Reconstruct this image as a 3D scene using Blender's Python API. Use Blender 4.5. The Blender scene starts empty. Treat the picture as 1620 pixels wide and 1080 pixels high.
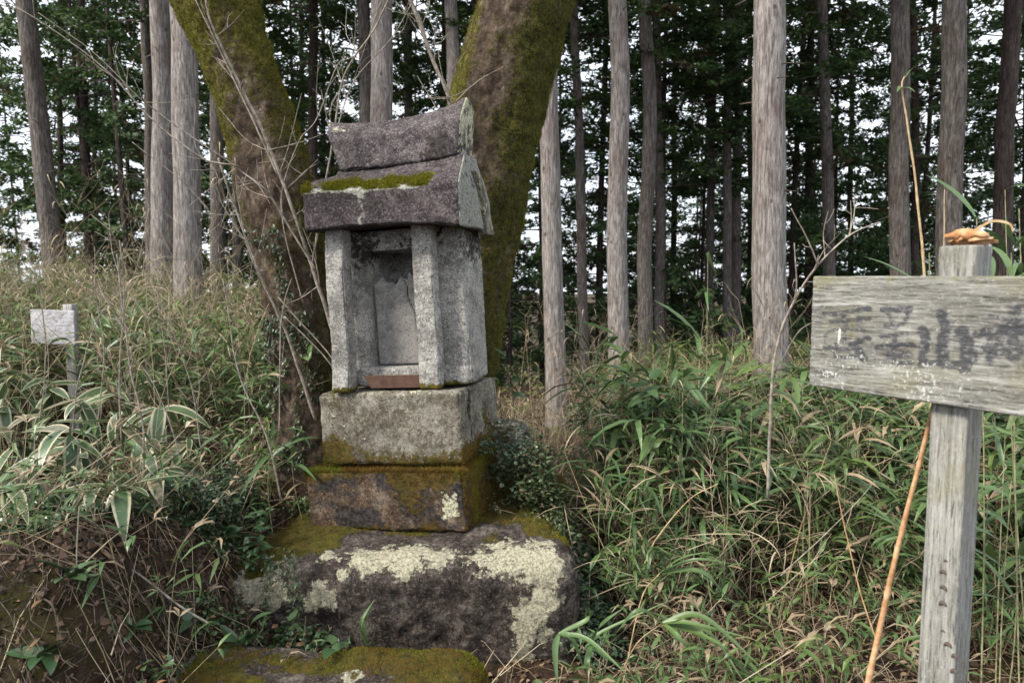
import bpy, math, random
import numpy as np
from mathutils import Vector, Matrix
sc = bpy.context.scene
C = sc.collection
rng = np.random.default_rng(7)
random.seed(7)
R = math.radians

# ---------------------------------------------------------------- camera, sky, sun, exposure
PITCH = R(5.3)
cam = bpy.data.cameras.new('camera'); cam_o = bpy.data.objects.new('camera', cam); C.objects.link(cam_o)
cam_o.location = (0, 0, 1.5); cam_o.rotation_euler = (R(90) - PITCH, 0, 0)
cam.lens = 24; cam.sensor_width = 36; cam.clip_start = .05; cam.clip_end = 6000
cam.dof.use_dof = True; cam.dof.focus_distance = 2.75; cam.dof.aperture_fstop = 4.0
sc.camera = cam_o
SUN_EL, SUN_AZ = R(44), R(240)          # azimuth clockwise from +Y: behind the camera, to the left
w = bpy.data.worlds.new('World'); sc.world = w; w.use_nodes = True
nt = w.node_tree; nt.nodes.clear()
wo = nt.nodes.new('ShaderNodeOutputWorld'); bg = nt.nodes.new('ShaderNodeBackground'); bg.inputs['Strength'].default_value = .10
sky = nt.nodes.new('ShaderNodeTexSky'); sky.sky_type = 'NISHITA'; sky.sun_disc = False
sky.sun_elevation = SUN_EL; sky.sun_rotation = SUN_AZ
tc = nt.nodes.new('ShaderNodeTexCoord'); nz = nt.nodes.new('ShaderNodeTexNoise'); nz.inputs['Scale'].default_value = 2.2; nz.inputs['Detail'].default_value = 6
nt.links.new(tc.outputs['Generated'], nz.inputs['Vector'])
cr = nt.nodes.new('ShaderNodeValToRGB'); cr.color_ramp.elements[0].position = .30; cr.color_ramp.elements[0].color = (.55, .55, .55, 1)
cr.color_ramp.elements[1].position = .52; cr.color_ramp.elements[1].color = (1, 1, 1, 1)
nt.links.new(nz.outputs['Fac'], cr.inputs['Fac'])
mx = nt.nodes.new('ShaderNodeMix'); mx.data_type = 'RGBA'; mx.inputs['B'].default_value = (9.0, 9.5, 10.4, 1)
nt.links.new(cr.outputs['Color'], mx.inputs['Factor']); nt.links.new(sky.outputs['Color'], mx.inputs['A'])
nt.links.new(mx.outputs['Result'], bg.inputs['Color']); nt.links.new(bg.outputs['Background'], wo.inputs['Surface'])
sl = bpy.data.lights.new('sun', 'SUN'); sl.energy = 3.4; sl.angle = R(12); sl.color = (1, .93, .82)
so = bpy.data.objects.new('sun', sl); C.objects.link(so)
sd = Vector((math.sin(SUN_AZ) * math.cos(SUN_EL), math.cos(SUN_AZ) * math.cos(SUN_EL), math.sin(SUN_EL)))
so.rotation_euler = sd.to_track_quat('Z', 'Y').to_euler(); so.location = sd * 30
vs = sc.view_settings
vs.view_transform = 'Standard'; vs.look = 'None'; vs.gamma = 1; vs.use_curve_mapping = False; vs.exposure = 0.95
sc.cycles.max_bounces = 5; sc.cycles.diffuse_bounces = 3; sc.cycles.glossy_bounces = 2; sc.cycles.transmission_bounces = 3

_f = np.array([0, math.cos(PITCH), -math.sin(PITCH)]); _u = np.array([0, math.sin(PITCH), math.cos(PITCH)])
def P(px, py, Y):
    "the point at depth Y seen at this pixel of the 1620 wide photograph"
    d = np.array([1., 0, 0]) * (px - 810) / 1080 + _u * (540 - py) / 1080 + _f
    return np.array([0, 0, 1.5]) + d * Y / d[1]

# ---------------------------------------------------------------- numpy noise
def _h(i, j, k, s):
    n = (i * 374761393 + j * 668265263 + k * 1274126177 + s * 974634777) & 0xffffffff
    n = ((n ^ (n >> 13)) * 1103515245) & 0xffffffff
    n = ((n ^ (n >> 15)) * 2246822519) & 0xffffffff
    return ((n ^ (n >> 16)) & 0xffff) / 32767.5 - 1
def vn(p, s=0):
    p = np.asarray(p, float); i = np.floor(p).astype(np.int64); f = p - i; f = f * f * (3 - 2 * f)
    x, y, z = i[..., 0], i[..., 1], i[..., 2]; a, b, c = f[..., 0], f[..., 1], f[..., 2]
    def L(u, v, t): return u + (v - u) * t
    return L(L(L(_h(x, y, z, s), _h(x+1, y, z, s), a), L(_h(x, y+1, z, s), _h(x+1, y+1, z, s), a), b),
             L(L(_h(x, y, z+1, s), _h(x+1, y, z+1, s), a), L(_h(x, y+1, z+1, s), _h(x+1, y+1, z+1, s), a), b), c)
def fbm(p, sc_, o=4, s=0, g=.5):
    p = np.asarray(p, float) * sc_; r = 0; a = 1; t = 0
    for k in range(o):
        r = r + a * vn(p + 17.3 * k, s + k); t += a; a *= g; p = p * 2.03
    return r / t
def sstep(a, b, x):
    t = np.clip((x - a) / (b - a), 0, 1); return t * t * (3 - 2 * t)

# ---------------------------------------------------------------- object helpers
def tag(o, label=None, cat=None, group=None, kind=None):
    if label: o['label'] = label
    if cat: o['category'] = cat
    if group: o['group'] = group
    if kind: o['kind'] = kind
    return o
def empty(name, loc, label=None, cat=None, group=None):
    o = bpy.data.objects.new(name, None); o.location = Vector([float(v) for v in loc]); C.objects.link(o)
    return tag(o, label, cat, group)
def mesh(name, V, F, mats=None, attrs=None, smooth=True, midx=None):
    V = np.asarray(V, np.float32); F = np.asarray(F, np.int32)
    me = bpy.data.meshes.new(name); n, k = F.shape
    me.vertices.add(len(V)); me.vertices.foreach_set('co', V.ravel())
    me.loops.add(n * k); me.loops.foreach_set('vertex_index', F.ravel())
    me.polygons.add(n); me.polygons.foreach_set('loop_start', np.arange(0, n * k, k, dtype=np.int32))
    if midx is not None: me.polygons.foreach_set('material_index', np.asarray(midx, np.int32))
    me.update(calc_edges=True); me.validate()
    me.polygons.foreach_set('use_smooth', [bool(smooth)] * len(me.polygons))
    for a, d in (attrs or {}).items():
        d = np.asarray(d, np.float32)
        at = me.attributes.new(a, 'FLOAT_COLOR', 'POINT'); cc = np.ones((len(V), 4), np.float32); cc[:, :d.shape[1]] = d
        at.data.foreach_set('color', cc.ravel())
    for m in (mats if isinstance(mats, (list, tuple)) else [mats]):
        if m: me.materials.append(m)
    return me
def mk(name, V, F, mat, parent=None, loc=None, rot=None, local=False, **kw):
    "mesh object; V in world coordinates unless local"
    V = np.asarray(V, float)
    if loc is None: loc = np.array(parent.location) if parent is not None else np.zeros(3)
    if not local: V = V - np.asarray(loc)
    o = bpy.data.objects.new(name, mesh(name, V, F, mat, **kw)); C.objects.link(o)
    if parent is not None:
        base = np.array(parent.location)
        pr = parent.parent
        o.parent = parent
        o.location = Vector((np.asarray(loc) - base).tolist()) if parent.parent is None else Vector((0, 0, 0))
    else: o.location = Vector([float(v) for v in loc])
    if rot: o.rotation_euler = rot
    return o
def cat_(parts):
    "join (V,F) or (V,F,A) pieces"
    Vs, Fs, As, n = [], [], [], 0
    for p in parts:
        Vs.append(p[0]); Fs.append(np.asarray(p[1]) + n); n += len(p[0])
        if len(p) > 2: As.append(p[2])
    return (np.concatenate(Vs), np.concatenate(Fs)) + ((np.concatenate(As),) if As else ())
def tri(F): F = np.asarray(F); return np.concatenate([F[:, [0, 1, 2]], F[:, [0, 2, 3]]])

def spline(pts, n):
    pts = np.asarray(pts, float)
    if len(pts) < 3: t = np.linspace(0, 1, n)[:, None]; return pts[0] + (pts[-1] - pts[0]) * t
    q = np.vstack([2 * pts[0] - pts[1], pts, 2 * pts[-1] - pts[-2]]); out = []
    T = np.linspace(0, len(pts) - 1 - 1e-9, n)
    for t in T:
        i = int(t); f = t - i; a, b, c, d = q[i:i+4]
        out.append(.5 * (2*b + (c-a)*f + (2*a-5*b+4*c-d)*f*f + (3*b-a-3*c+d)*f**3))
    return np.array(out)
def tube(path, rad, sides=6, cap=True):
    path = np.asarray(path, float); n = len(path); rad = np.broadcast_to(rad, (n,))
    T = np.gradient(path, axis=0); T /= np.linalg.norm(T, axis=1)[:, None] + 1e-12
    ref = np.array([0, 0, 1.]) if abs(T[0][2]) < .9 else np.array([1., 0, 0])
    A = np.cross(T, ref); A /= np.linalg.norm(A, axis=1)[:, None] + 1e-12; B = np.cross(T, A)
    th = np.arange(sides) * 2 * math.pi / sides
    V = path[:, None] + rad[:, None, None] * (np.cos(th)[None, :, None] * A[:, None] + np.sin(th)[None, :, None] * B[:, None])
    V = V.reshape(-1, 3)
    i = np.arange(n - 1)[:, None] * sides; j = np.arange(sides)[None]; k = (j + 1) % sides
    F = np.stack([i + j, i + k, i + sides + k, i + sides + j], -1).reshape(-1, 4)
    if cap:
        V = np.vstack([V, path[0], path[-1]]); a, b = len(V) - 2, len(V) - 1; j = np.arange(sides); k = (j + 1) % sides
        F = np.vstack([F, np.stack([k, j, np.full(sides, a), np.full(sides, a)], -1), np.stack([j + (n-1)*sides, k + (n-1)*sides, np.full(sides, b), np.full(sides, b)], -1)])
    return V, F
def quads2tris_safe(V, F):
    F = np.asarray(F); bad = F[:, 2] == F[:, 3]
    return V, np.concatenate([F[:, :3], F[~bad][:, [0, 2, 3]]])
def ttube(path, rad, sides=4, cap=True): return quads2tris_safe(*tube(path, rad, sides, cap))

def rbox(w_, d_, h_, step=.012, r=.015, xs=(), zs=()):
    """rounded box of points on a fine grid, x in [-w,0], y in [0,d], z in [0,h]; returns V, F(quads), N"""
    def ax(L, extra=()):
        a = list(np.linspace(0, L, max(2, int(L / step) + 1)))
        a += [r * .15, r * .4, r * .75, L - r * .15, L - r * .4, L - r * .75] + list(extra)
        a = np.unique(np.round(a, 5)); keep = [a[0]]
        for v in a[1:]:
            if v - keep[-1] > 1e-4: keep.append(v)
        return np.array(keep)
    X, Y, Z = ax(w_, xs), ax(d_), ax(h_, zs); Vs, Fs, n = [], [], 0
    def face(A, B, fn, flip):
        nonlocal n
        a, b = np.meshgrid(A, B, indexing='ij'); Vv = fn(a.ravel(), b.ravel()); na, nb = len(A), len(B)
        i = np.arange(na - 1)[:, None] * nb + np.arange(nb - 1)[None]
        q = np.stack([i, i + nb, i + nb + 1, i + 1], -1).reshape(-1, 4)
        if flip: q = q[:, ::-1]
        Vs.append(Vv); Fs.append(q + n); n += len(Vv)
    z0 = lambda a: np.zeros_like(a)
    face(X, Z, lambda a, b: np.stack([a, z0(a), b], -1), False)
    face(X, Z, lambda a, b: np.stack([a, z0(a) + d_, b], -1), True)
    face(Y, Z, lambda a, b: np.stack([z0(a), a, b], -1), True)
    face(Y, Z, lambda a, b: np.stack([z0(a) + w_, a, b], -1), False)
    face(X, Y, lambda a, b: np.stack([a, b, z0(a)], -1), True)
    face(X, Y, lambda a, b: np.stack([a, b, z0(a) + h_], -1), False)
    V = np.concatenate(Vs); F = np.concatenate(Fs)
    u, inv = np.unique(np.round(V, 5), axis=0, return_inverse=True); F = inv.ravel()[F]; V = u
    D = np.array([w_, d_, h_]); q = np.clip(V, r, D - r); nn = V - q; ln = np.linalg.norm(nn, axis=1)[:, None] + 1e-9; N = nn / ln
    V = q + N * r
    V[:, 0] -= w_
    return V, F, N
def frame(q):
    yaw, roll, pit = [R(v) for v in q]
    return np.array(Matrix.Rotation(-yaw, 3, 'Z') @ Matrix.Rotation(-roll, 3, 'Y') @ Matrix.Rotation(pit, 3, 'X'))

# ---------------------------------------------------------------- materials
class M:
    def __init__(s, name):
        s.m = bpy.data.materials.new(name); s.m.use_nodes = True; s.t = s.m.node_tree; s.t.nodes.clear()
        s.out = s.n('OutputMaterial'); s.b = s.n('BsdfPrincipled'); s.t.links.new(s.b.outputs[0], s.out.inputs[0])
        s.tc = s.n('TexCoord')
    def n(s, k): return s.t.nodes.new('ShaderNode' + k)
    def set(s, inp, v):
        if hasattr(v, 'is_output') or isinstance(v, bpy.types.NodeSocket): s.t.links.new(v, inp)
        elif isinstance(v, (tuple, list)): inp.default_value = (*v, 1) if len(v) == 3 and inp.type == 'RGBA' else v
        else: inp.default_value = v
    def co(s, st=(1, 1, 1)):
        if st == (1, 1, 1): return s.tc.outputs['Object']
        m = s.n('Mapping'); s.t.links.new(s.tc.outputs['Object'], m.inputs[0]); m.inputs['Scale'].default_value = st; return m.outputs[0]
    def noise(s, scale, det=5, rough=.6, st=(1, 1, 1), dist=0):
        n = s.n('TexNoise'); n.inputs['Scale'].default_value = scale; n.inputs['Detail'].default_value = det; n.inputs['Roughness'].default_value = rough
        n.inputs['Distortion'].default_value = dist; s.t.links.new(s.co(st), n.inputs['Vector']); return n.outputs['Fac']
    def vor(s, scale, st=(1, 1, 1), feat='F1', out='Distance'):
        n = s.n('TexVoronoi'); n.feature = feat; n.inputs['Scale'].default_value = scale; s.t.links.new(s.co(st), n.inputs['Vector']); return n.outputs[out]
    def ramp(s, f, *st):
        n = s.n('ValToRGB'); e = n.color_ramp.elements
        while len(e) < len(st): e.new(.5)
        for x, (p, c) in zip(e, st): x.position = p; x.color = (*c, 1) if isinstance(c, (tuple, list)) else (c, c, c, 1)
        s.t.links.new(f, n.inputs[0]); return n.outputs[0]
    def mix(s, f, a, b, mode='MIX'):
        n = s.n('Mix'); n.data_type = 'RGBA'; n.blend_type = mode
        s.set(n.inputs['Factor'], f); s.set(n.inputs['A'], a); s.set(n.inputs['B'], b); return n.outputs['Result']
    def math(s, op, a, b=0., c=False):
        n = s.n('Math'); n.operation = op; n.use_clamp = c; s.set(n.inputs[0], a); s.set(n.inputs[1], b); return n.outputs[0]
    def attr(s, name):
        a = s.n('Attribute'); a.attribute_name = name; q = s.n('SeparateColor'); s.t.links.new(a.outputs['Color'], q.inputs[0]); return q.outputs[0], q.outputs[1], q.outputs[2]
    def done(s, col, rough=.9, bump=None, bd=.01, bs=1., spec=.3, trans=0):
        s.set(s.b.inputs['Base Color'], col); s.set(s.b.inputs['Roughness'], rough); s.b.inputs['Specular IOR Level'].default_value = spec
        if bump is not None:
            b = s.n('Bump'); b.inputs['Distance'].default_value = bd; b.inputs['Strength'].default_value = bs; s.set(b.inputs['Height'], bump); s.t.links.new(b.outputs[0], s.b.inputs['Normal'])
        if trans:
            t = s.n('BsdfTranslucent'); s.set(t.inputs[0], col); x = s.n('MixShader'); x.inputs[0].default_value = trans
            s.t.links.new(s.b.outputs[0], x.inputs[1]); s.t.links.new(t.outputs[0], x.inputs[2]); s.t.links.new(x.outputs[0], s.out.inputs[0])
        return s.m
def edge_mask(m, a, scale, amt, lo=.45, hi=.55):
    "attribute mask with a ragged noisy edge"
    v = m.math('ADD', a, m.math('MULTIPLY', m.math('SUBTRACT', m.noise(scale, 6, .7), .5), amt))
    return m.ramp(v, (lo, 0.), (hi, 1.))

def stone_mat(name, cols, fine=140, speck=(.62, .57, .52), speckle=.35, dark=(.05, .045, .042), bd=.004, moss=(.10, .085, .012), lichen=(.55, .54, .38), moss2=(.13, .075, .02)):
    m = M(name); mo, li, dk = m.attr('mask')
    c = m.ramp(m.noise(11, 9, .8), (.38, cols[0]), (.5, cols[1]), (.60, cols[2]))
    g = m.noise(fine, 4, .8)
    c = m.mix(m.ramp(g, (.53, 0.), (.61, speckle)), c, speck)
    c = m.mix(m.ramp(m.noise(fine * .7, 5, .85, dist=.5), (.40, .9), (.47, 0.)), c, dark)
    c = m.mix(m.ramp(m.noise(4.5, 9, .8), (.50, 0.), (.60, .6)), c, dark)
    c = m.mix(m.ramp(m.noise(30, 7, .8, dist=.3), (.53, 0.), (.60, .55)), c, tuple(v * .5 for v in cols[0]))
    pits = m.vor(60); pm = m.ramp(pits, (.05, 1.), (.16, 0.)); pg = m.ramp(m.noise(17, 3), (.48, 0.), (.56, 1.))
    pit = m.math('MULTIPLY', pm, pg); c = m.mix(m.math('MULTIPLY', pit, .8), c, (.015, .013, .012))
    c = m.mix(edge_mask(m, dk, 45, .9), c, m.ramp(m.noise(60, 5), (.4, (.018, .015, .014)), (.65, (.07, .06, .055))))
    lm = edge_mask(m, li, 30, 2.0, .42, .56)
    c = m.mix(m.math('MULTIPLY', lm, m.ramp(m.noise(120, 5, .8), (.40, .35), (.50, .95))), c, m.ramp(m.noise(70, 7, .8), (.42, tuple(v * .55 for v in lichen)), (.5, lichen), (.60, tuple(min(1, v * 1.18) for v in lichen))))
    mm = edge_mask(m, mo, 40, 1.0)
    c = m.mix(mm, c, m.ramp(m.noise(34, 6, .7), (.34, tuple(v * .35 for v in moss)), (.5, moss), (.64, moss2)))
    h = m.math('ADD', m.math('MULTIPLY', m.noise(30, 9, .8), 1.8), m.math('MULTIPLY', g, .5))
    h = m.math('SUBTRACT', h, m.math('MULTIPLY', pit, .8)); h = m.math('ADD', h, m.math('MULTIPLY', mm, m.noise(220, 3, .7)))
    h = m.math('ADD', h, m.math('MULTIPLY', lm, .25))
    return m.done(c, .93, h, bd, 1., .2)
MT = {}
MT['pale'] = stone_mat('granular_pale_stone', [(.17, .162, .145), (.30, .29, .265), (.41, .40, .365)], 120, (.66, .64, .58), .8, (.07, .066, .062), bd=.005)
MT['dark'] = stone_mat('purple_brown_stone', [(.034, .028, .030), (.075, .063, .065), (.165, .144, .143)], 110, (.34, .31, .30), .6, (.018, .015, .016), bd=.007)
MT['base'] = stone_mat('weathered_base_stone', [(.070, .060, .044), (.165, .152, .12), (.28, .265, .225)], 90, (.42, .40, .33), .45, (.05, .04, .025), moss=(.085, .068, .016), moss2=(.12, .075, .02), bd=.006)
MT['plinth'] = stone_mat('stained_plinth_stone', [(.028, .021, .016), (.085, .060, .042), (.20, .165, .13)], 80, (.30, .17, .08), .6, (.02, .016, .013), moss=(.085, .062, .015), moss2=(.135, .080, .024), bd=.009)
MT['boulder'] = stone_mat('maroon_boulder_stone', [(.022, .016, .013), (.062, .049, .040), (.165, .142, .12)], 75, (.27, .24, .22), .55, (.012, .009, .008), bd=.014, lichen=(.50, .47, .34), moss=(.085, .075, .013), moss2=(.13, .085, .018))
MT['tablet'] = stone_mat('smooth_tablet_stone', [(.17, .16, .15), (.23, .22, .205), (.28, .27, .25)], 170, (.36, .35, .33), .3, (.08, .075, .07), bd=.0015)

def leaf_mat(name, g1, g2, dry, edge=None, rough=.42, trans=.22, spec=.5, dry2=None):
    m = M(name); r_, d_, e_ = m.attr('lc')
    c = m.ramp(r_, (0., g1), (.55, g2), (1., tuple(v * .62 for v in g1)))
    st = m.noise(420, 2, .5, (1, .12, 1))
    c = m.mix(m.ramp(m.noise(26, 4), (.5, 0.), (.75, .35)), c, tuple(v * 1.45 for v in g2))
    yv = m.ramp(m.noise(1.6, 3), (.44, 0.), (.64, .55)); c = m.mix(yv, c, m.mix(1., c, (1.55, 1.25, .62), 'MULTIPLY'))
    if edge: c = m.mix(m.ramp(e_, (.60, 0.), (.80, .93)), c, edge)
    dc = m.ramp(r_, (0., dry), (1., dry2 or tuple(v * .6 for v in dry)))
    dm = m.math('ADD', d_, m.math('MULTIPLY', m.math('SUBTRACT', m.noise(60, 3), .5), .35))
    c = m.mix(m.ramp(dm, (.45, 0.), (.6, 1.)), c, dc)
    return m.done(c, rough, st, .0008, .5, spec, trans)
MT['bamboo'] = leaf_mat('bamboo_grass_leaf', (.040, .082, .032), (.088, .150, .055), (.34, .27, .17), dry2=(.17, .12, .075))
MT['yellow'] = leaf_mat('yellowing_bamboo_leaf', (.060, .105, .034), (.135, .185, .060), (.42, .35, .23), dry2=(.20, .15, .09))
MT['kuma'] = leaf_mat('variegated_sasa_leaf', (.045, .088, .042), (.085, .13, .058), (.40, .30, .19), edge=(.46, .43, .29), rough=.38)
MT['broad'] = leaf_mat('glossy_broad_leaf', (.024, .055, .022), (.058, .105, .045), (.30, .17, .08), rough=.28, trans=.1, spec=.6)
MT['ivy'] = leaf_mat('small_dark_ivy_leaf', (.018, .036, .018), (.045, .072, .038), (.20, .14, .09), rough=.4, trans=.08)
MT['cypress'] = leaf_mat('cypress_foliage', (.026, .062, .028), (.085, .145, .052), (.12, .08, .04), rough=.55, trans=.28, spec=.3)
MT['litter'] = leaf_mat('dead_leaf', (.075, .045, .028), (.15, .10, .062), (.27, .20, .135), rough=.8, trans=.05, spec=.2, dry2=(.15, .09, .06))
MT['mossb'] = leaf_mat('moss_tuft', (.07, .08, .010), (.15, .155, .020), (.19, .115, .022), rough=.85, trans=.2, spec=.1, dry2=(.075, .042, .013))
MT['grass_dead'] = leaf_mat('dry_stalk', (.16, .12, .075), (.32, .27, .18), (.42, .36, .25), rough=.7, trans=.05, spec=.2, dry2=(.20, .14, .09))

def twig_mat(name, a, b):
    m = M(name); c = m.ramp(m.noise(40, 5, .6), (.35, a), (.65, b)); return m.done(c, .8, m.noise(150, 3), .001, .5)
MT['twig'] = twig_mat('pale_twig_bark', (.12, .098, .078), (.33, .29, .24))
MT['darktwig'] = twig_mat('dark_twig_bark', (.035, .028, .022), (.11, .085, .065))
MT['cane'] = twig_mat('dry_bamboo_cane', (.30, .20, .10), (.52, .40, .24))
MT['redstick'] = twig_mat('orange_brown_dead_stem', (.34, .17, .075), (.58, .38, .22))
MT['culm'] = twig_mat('bamboo_culm', (.10, .12, .05), (.34, .30, .18))

def bark_mat(name, c0, c1, c2, knot=True):
    m = M(name); hd, gr, _ = m.attr('mask')
    c = m.ramp(m.noise(9, 8, .72, (5, 5, .8)), (.38, c0), (.5, c1), (.61, c2))
    strip = m.noise(30, 5, .7, (3.2, 3.2, .16), .2)
    c = m.mix(m.ramp(strip, (.38, .75), (.49, 0.)), c, tuple(v * .38 for v in c0))
    c = m.mix(m.ramp(m.noise(2.2, 5, .6, (1, 1, .35)), (.52, 0.), (.66, .6)), c, tuple(v * .55 for v in (c0[0] * 1.5, c0[1] * 1.1, c0[2])))
    k = m.vor(6.5, (1, 1, .8)); c = m.mix(m.ramp(k, (.07, .75), (.15, 0.)), c, (.035, .027, .022))
    c = m.mix(m.ramp(m.math('ADD', gr, m.math('MULTIPLY', m.math('SUBTRACT', m.noise(14, 5), .5), .9)), (.5, 0.), (.75, .75)), c, (.07, .075, .035))
    h = m.math('ADD', m.math('MULTIPLY', strip, 1.), m.math('MULTIPLY', m.noise(60, 5, .7, (3, 3, .3)), .4))
    return m.done(c, .92, h, .012, 1., .15)
MT['bark_pale'] = bark_mat('pale_cypress_bark', (.125, .108, .098), (.225, .203, .190), (.35, .325, .31))
MT['bark_mid'] = bark_mat('brown_cypress_bark', (.064, .055, .048), (.118, .104, .094), (.20, .180, .165))
MT['bark_dark'] = bark_mat('dark_cypress_bark', (.035, .026, .023), (.065, .050, .044), (.11, .09, .08))

def mossy_mat(name):
    m = M(name); mo, yl, dk = m.attr('mask')
    c = m.ramp(m.noise(16, 8, .72, (1, 1, .6)), (.32, (.030, .018, .013)), (.48, (.080, .058, .042)), (.58, (.14, .105, .078)), (.70, (.27, .23, .19)))
    fl = m.vor(30, (1.3, 1.3, .9), 'F1'); c = m.mix(m.ramp(fl, (.4, 0.), (.8, .45)), c, (.022, .014, .010))
    c = m.mix(m.ramp(m.noise(70, 4, .7), (.62, 0.), (.72, .8)), c, (.33, .30, .27))
    mossc = m.ramp(m.noise(48, 6, .75), (.38, (.010, .012, .003)), (.5, (.046, .046, .009)), (.62, (.10, .096, .018)))
    yelc = m.ramp(m.noise(48, 6, .75), (.38, (.036, .031, .008)), (.5, (.105, .095, .020)), (.62, (.20, .185, .045)))
    v = m.math('ADD', mo, m.math('MULTIPLY', m.math('SUBTRACT', m.noise(38, 7, .78), .5), 1.9))
    c = m.mix(m.ramp(v, (.50, 0.), (.66, .85)), c, mossc)
    v = m.math('ADD', yl, m.math('MULTIPLY', m.math('SUBTRACT', m.noise(30, 7, .75), .5), 1.6))
    c = m.mix(m.ramp(v, (.50, 0.), (.70, .85)), c, yelc)
    h = m.math('ADD', m.noise(40, 7, .75), m.math('MULTIPLY', m.noise(14, 6, .8, (1, 1, .35)), 1.2))
    return m.done(c, .95, h, .022, 1., .12)
MT['mossy'] = mossy_mat('mossy_flaking_bark')

def wood_mat(name, gx, c0, c1, c2, green=.5):
    "gx: stretch of the grain"
    m = M(name); ink, gr, li = m.attr('mask')
    c = m.ramp(m.noise(14, 9, .8, gx, .15), (.38, c0), (.5, c1), (.62, c2))
    g2 = m.noise(60, 5, .75, gx, .3); c = m.mix(m.ramp(g2, (.40, .8), (.48, 0.)), c, tuple(v * .33 for v in c0))
    c = m.mix(m.ramp(m.noise(7, 6, .7), (.48, 0.), (.68, .6)), c, (.20, .19, .12))
    c = m.mix(m.ramp(m.noise(130, 4, .7), (.63, 0.), (.70, .7)), c, (.60, .59, .55))
    c = m.mix(m.ramp(m.math('ADD', gr, m.math('MULTIPLY', m.math('SUBTRACT', m.noise(45, 5), .5), .9)), (.45, 0.), (.7, green)), c, (.20, .19, .055))
    iv = m.math('ADD', ink, m.math('MULTIPLY', m.math('SUBTRACT', m.noise(70, 8, .85), .5), 2.2))
    c = m.mix(m.ramp(iv, (.32, 0.), (.74, .86)), c, (.034, .036, .044))
    c = m.mix(m.ramp(m.noise(85, 6, .8, tuple(v ** .35 for v in gx)), (.52, 0.), (.62, .5)), c, c2)
    lv = m.math('ADD', li, m.math('MULTIPLY', m.math('SUBTRACT', m.noise(95, 6, .8), .5), 2.2))
    c = m.mix(m.ramp(lv, (.62, 0.), (.70, .85)), c, (.55, .56, .52))
    return m.done(c, .88, m.math('ADD', g2, m.math('MULTIPLY', m.noise(220, 4, .7), .3)), .0035, 1., .2)
MT['board'] = wood_mat('weathered_grey_board', (.25, 3, 3), (.085, .082, .072), (.185, .182, .162), (.35, .348, .325))
MT['post'] = wood_mat('weathered_grey_post', (3, 3, .16), (.12, .117, .105), (.235, .23, .21), (.37, .368, .34), .35)
MT['whiteboard'] = wood_mat('faded_white_board', (.4, 2, 2), (.27, .262, .28), (.41, .40, .42), (.54, .53, .55), .15)

MT['palepost'] = wood_mat('pale_grey_post', (3, 3, .16), (.24, .235, .225), (.38, .375, .36), (.50, .49, .47), .2)
m = M('rusted_sheet_metal')
MT['rust'] = m.done(m.ramp(m.noise(22, 7, .7), (.3, (.055, .030, .022)), (.55, (.105, .058, .042)), (.75, (.16, .085, .055))), .62, m.noise(160, 4), .0008, .6, .4)
m = M('dark_mossy_soil')
sg, sp, sdk = m.attr('mask')
c = m.ramp(m.noise(11, 9, .75), (.30, (.018, .012, .009)), (.5, (.055, .036, .025)), (.68, (.11, .075, .05)))
c = m.mix(m.ramp(m.noise(55, 6, .75), (.6, 0.), (.7, .6)), c, (.20, .145, .10))
c = m.mix(m.ramp(m.noise(2.3, 6, .7), (.5, 0.), (.62, .6)), c, m.ramp(m.noise(50, 5, .7), (.35, (.02, .025, .006)), (.65, (.085, .088, .018))))
MT['soil'] = m.done(c, .97, m.noise(28, 9, .8), .05, 1., .1)

m = M('crumbly_earth'); c_r, _, _ = m.attr('lc')
MT['crumb'] = m.done(m.ramp(c_r, (0., (.03, .02, .014)), (.7, (.085, .058, .04)), (1., (.12, .095, .075))), .97, m.noise(200, 4), .002, 1., .1)
# ---------------------------------------------------------------- ground
def H(x, y):
    x = np.asarray(x, float); y = np.asarray(y, float)
    left = sstep(-.45, -3.0, x)
    h = .60 * left * sstep(2.4, 5.0, y) + .13 * left * np.clip(y - 5, 0, 5) + .10 * np.clip(-x - 3, 0, 6) * sstep(3, 6, y)
    h = h + .26 * sstep(-.98, -1.35, x) * sstep(4.4, 2.4, y)
    h = h + .50 * np.exp(-((x + .70) / .62) ** 2 - ((y - 3.35) / .55) ** 2) + .22 * np.exp(-((x - .02) / .45) ** 2 - ((y - 3.3) / .5) ** 2)
    h = h + .28 * np.exp(-((x + 1.75) / .60) ** 2 - ((y - 3.9) / .9) ** 2)
    # the earth bank at the lower left, with a steep face towards the camera and the path
    bx = sstep(-.86, -1.42, x + .06 * np.sin(y * 9)); by = sstep(1.72, 1.95, y) * sstep(3.0, 2.3, y)
    h = h + .40 * bx * by + .07 * fbm(np.stack([x, y, 0 * x], -1), 5, 4, 61, .6) * sstep(-.6, -1., x) * sstep(4, 3, y)
    far = np.clip(y - 9.5, 0, 1e9); h = h - .26 * np.minimum(far, 40) - .10 * np.clip(far - 40, 0, 500)
    h = h - .2 * np.clip(x - 6, 0, 40)
    p = np.stack([x, y, 0 * x], -1)
    near = np.exp(-((np.hypot(x, y - 3)) / 9) ** 2)
    return h + .035 * fbm(p, 2.3, 5, 3) * near + .35 * fbm(p, .12, 3, 5) * (1 - near) + (.018 * fbm(p, 9, 4, 9, .6) + .012 * np.abs(fbm(p, 30, 2, 10))) * near
def axis(lo, a, b, hi, st):
    mid = np.arange(a, b, st); r_ = [b]; s = st
    while r_[-1] < hi: s *= 1.13; r_.append(r_[-1] + s)
    l = [a - st]; s = st
    while l[-1] > lo: s *= 1.13; l.append(l[-1] - s)
    return np.concatenate([l[::-1], mid, r_])
gx = axis(-2500, -2.6, 2.4, 2500, .02); gy = axis(-300, 1.5, 4.6, 3000, .02)
a, b = np.meshgrid(gx, gy, indexing='ij'); hz = H(a, b)
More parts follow.
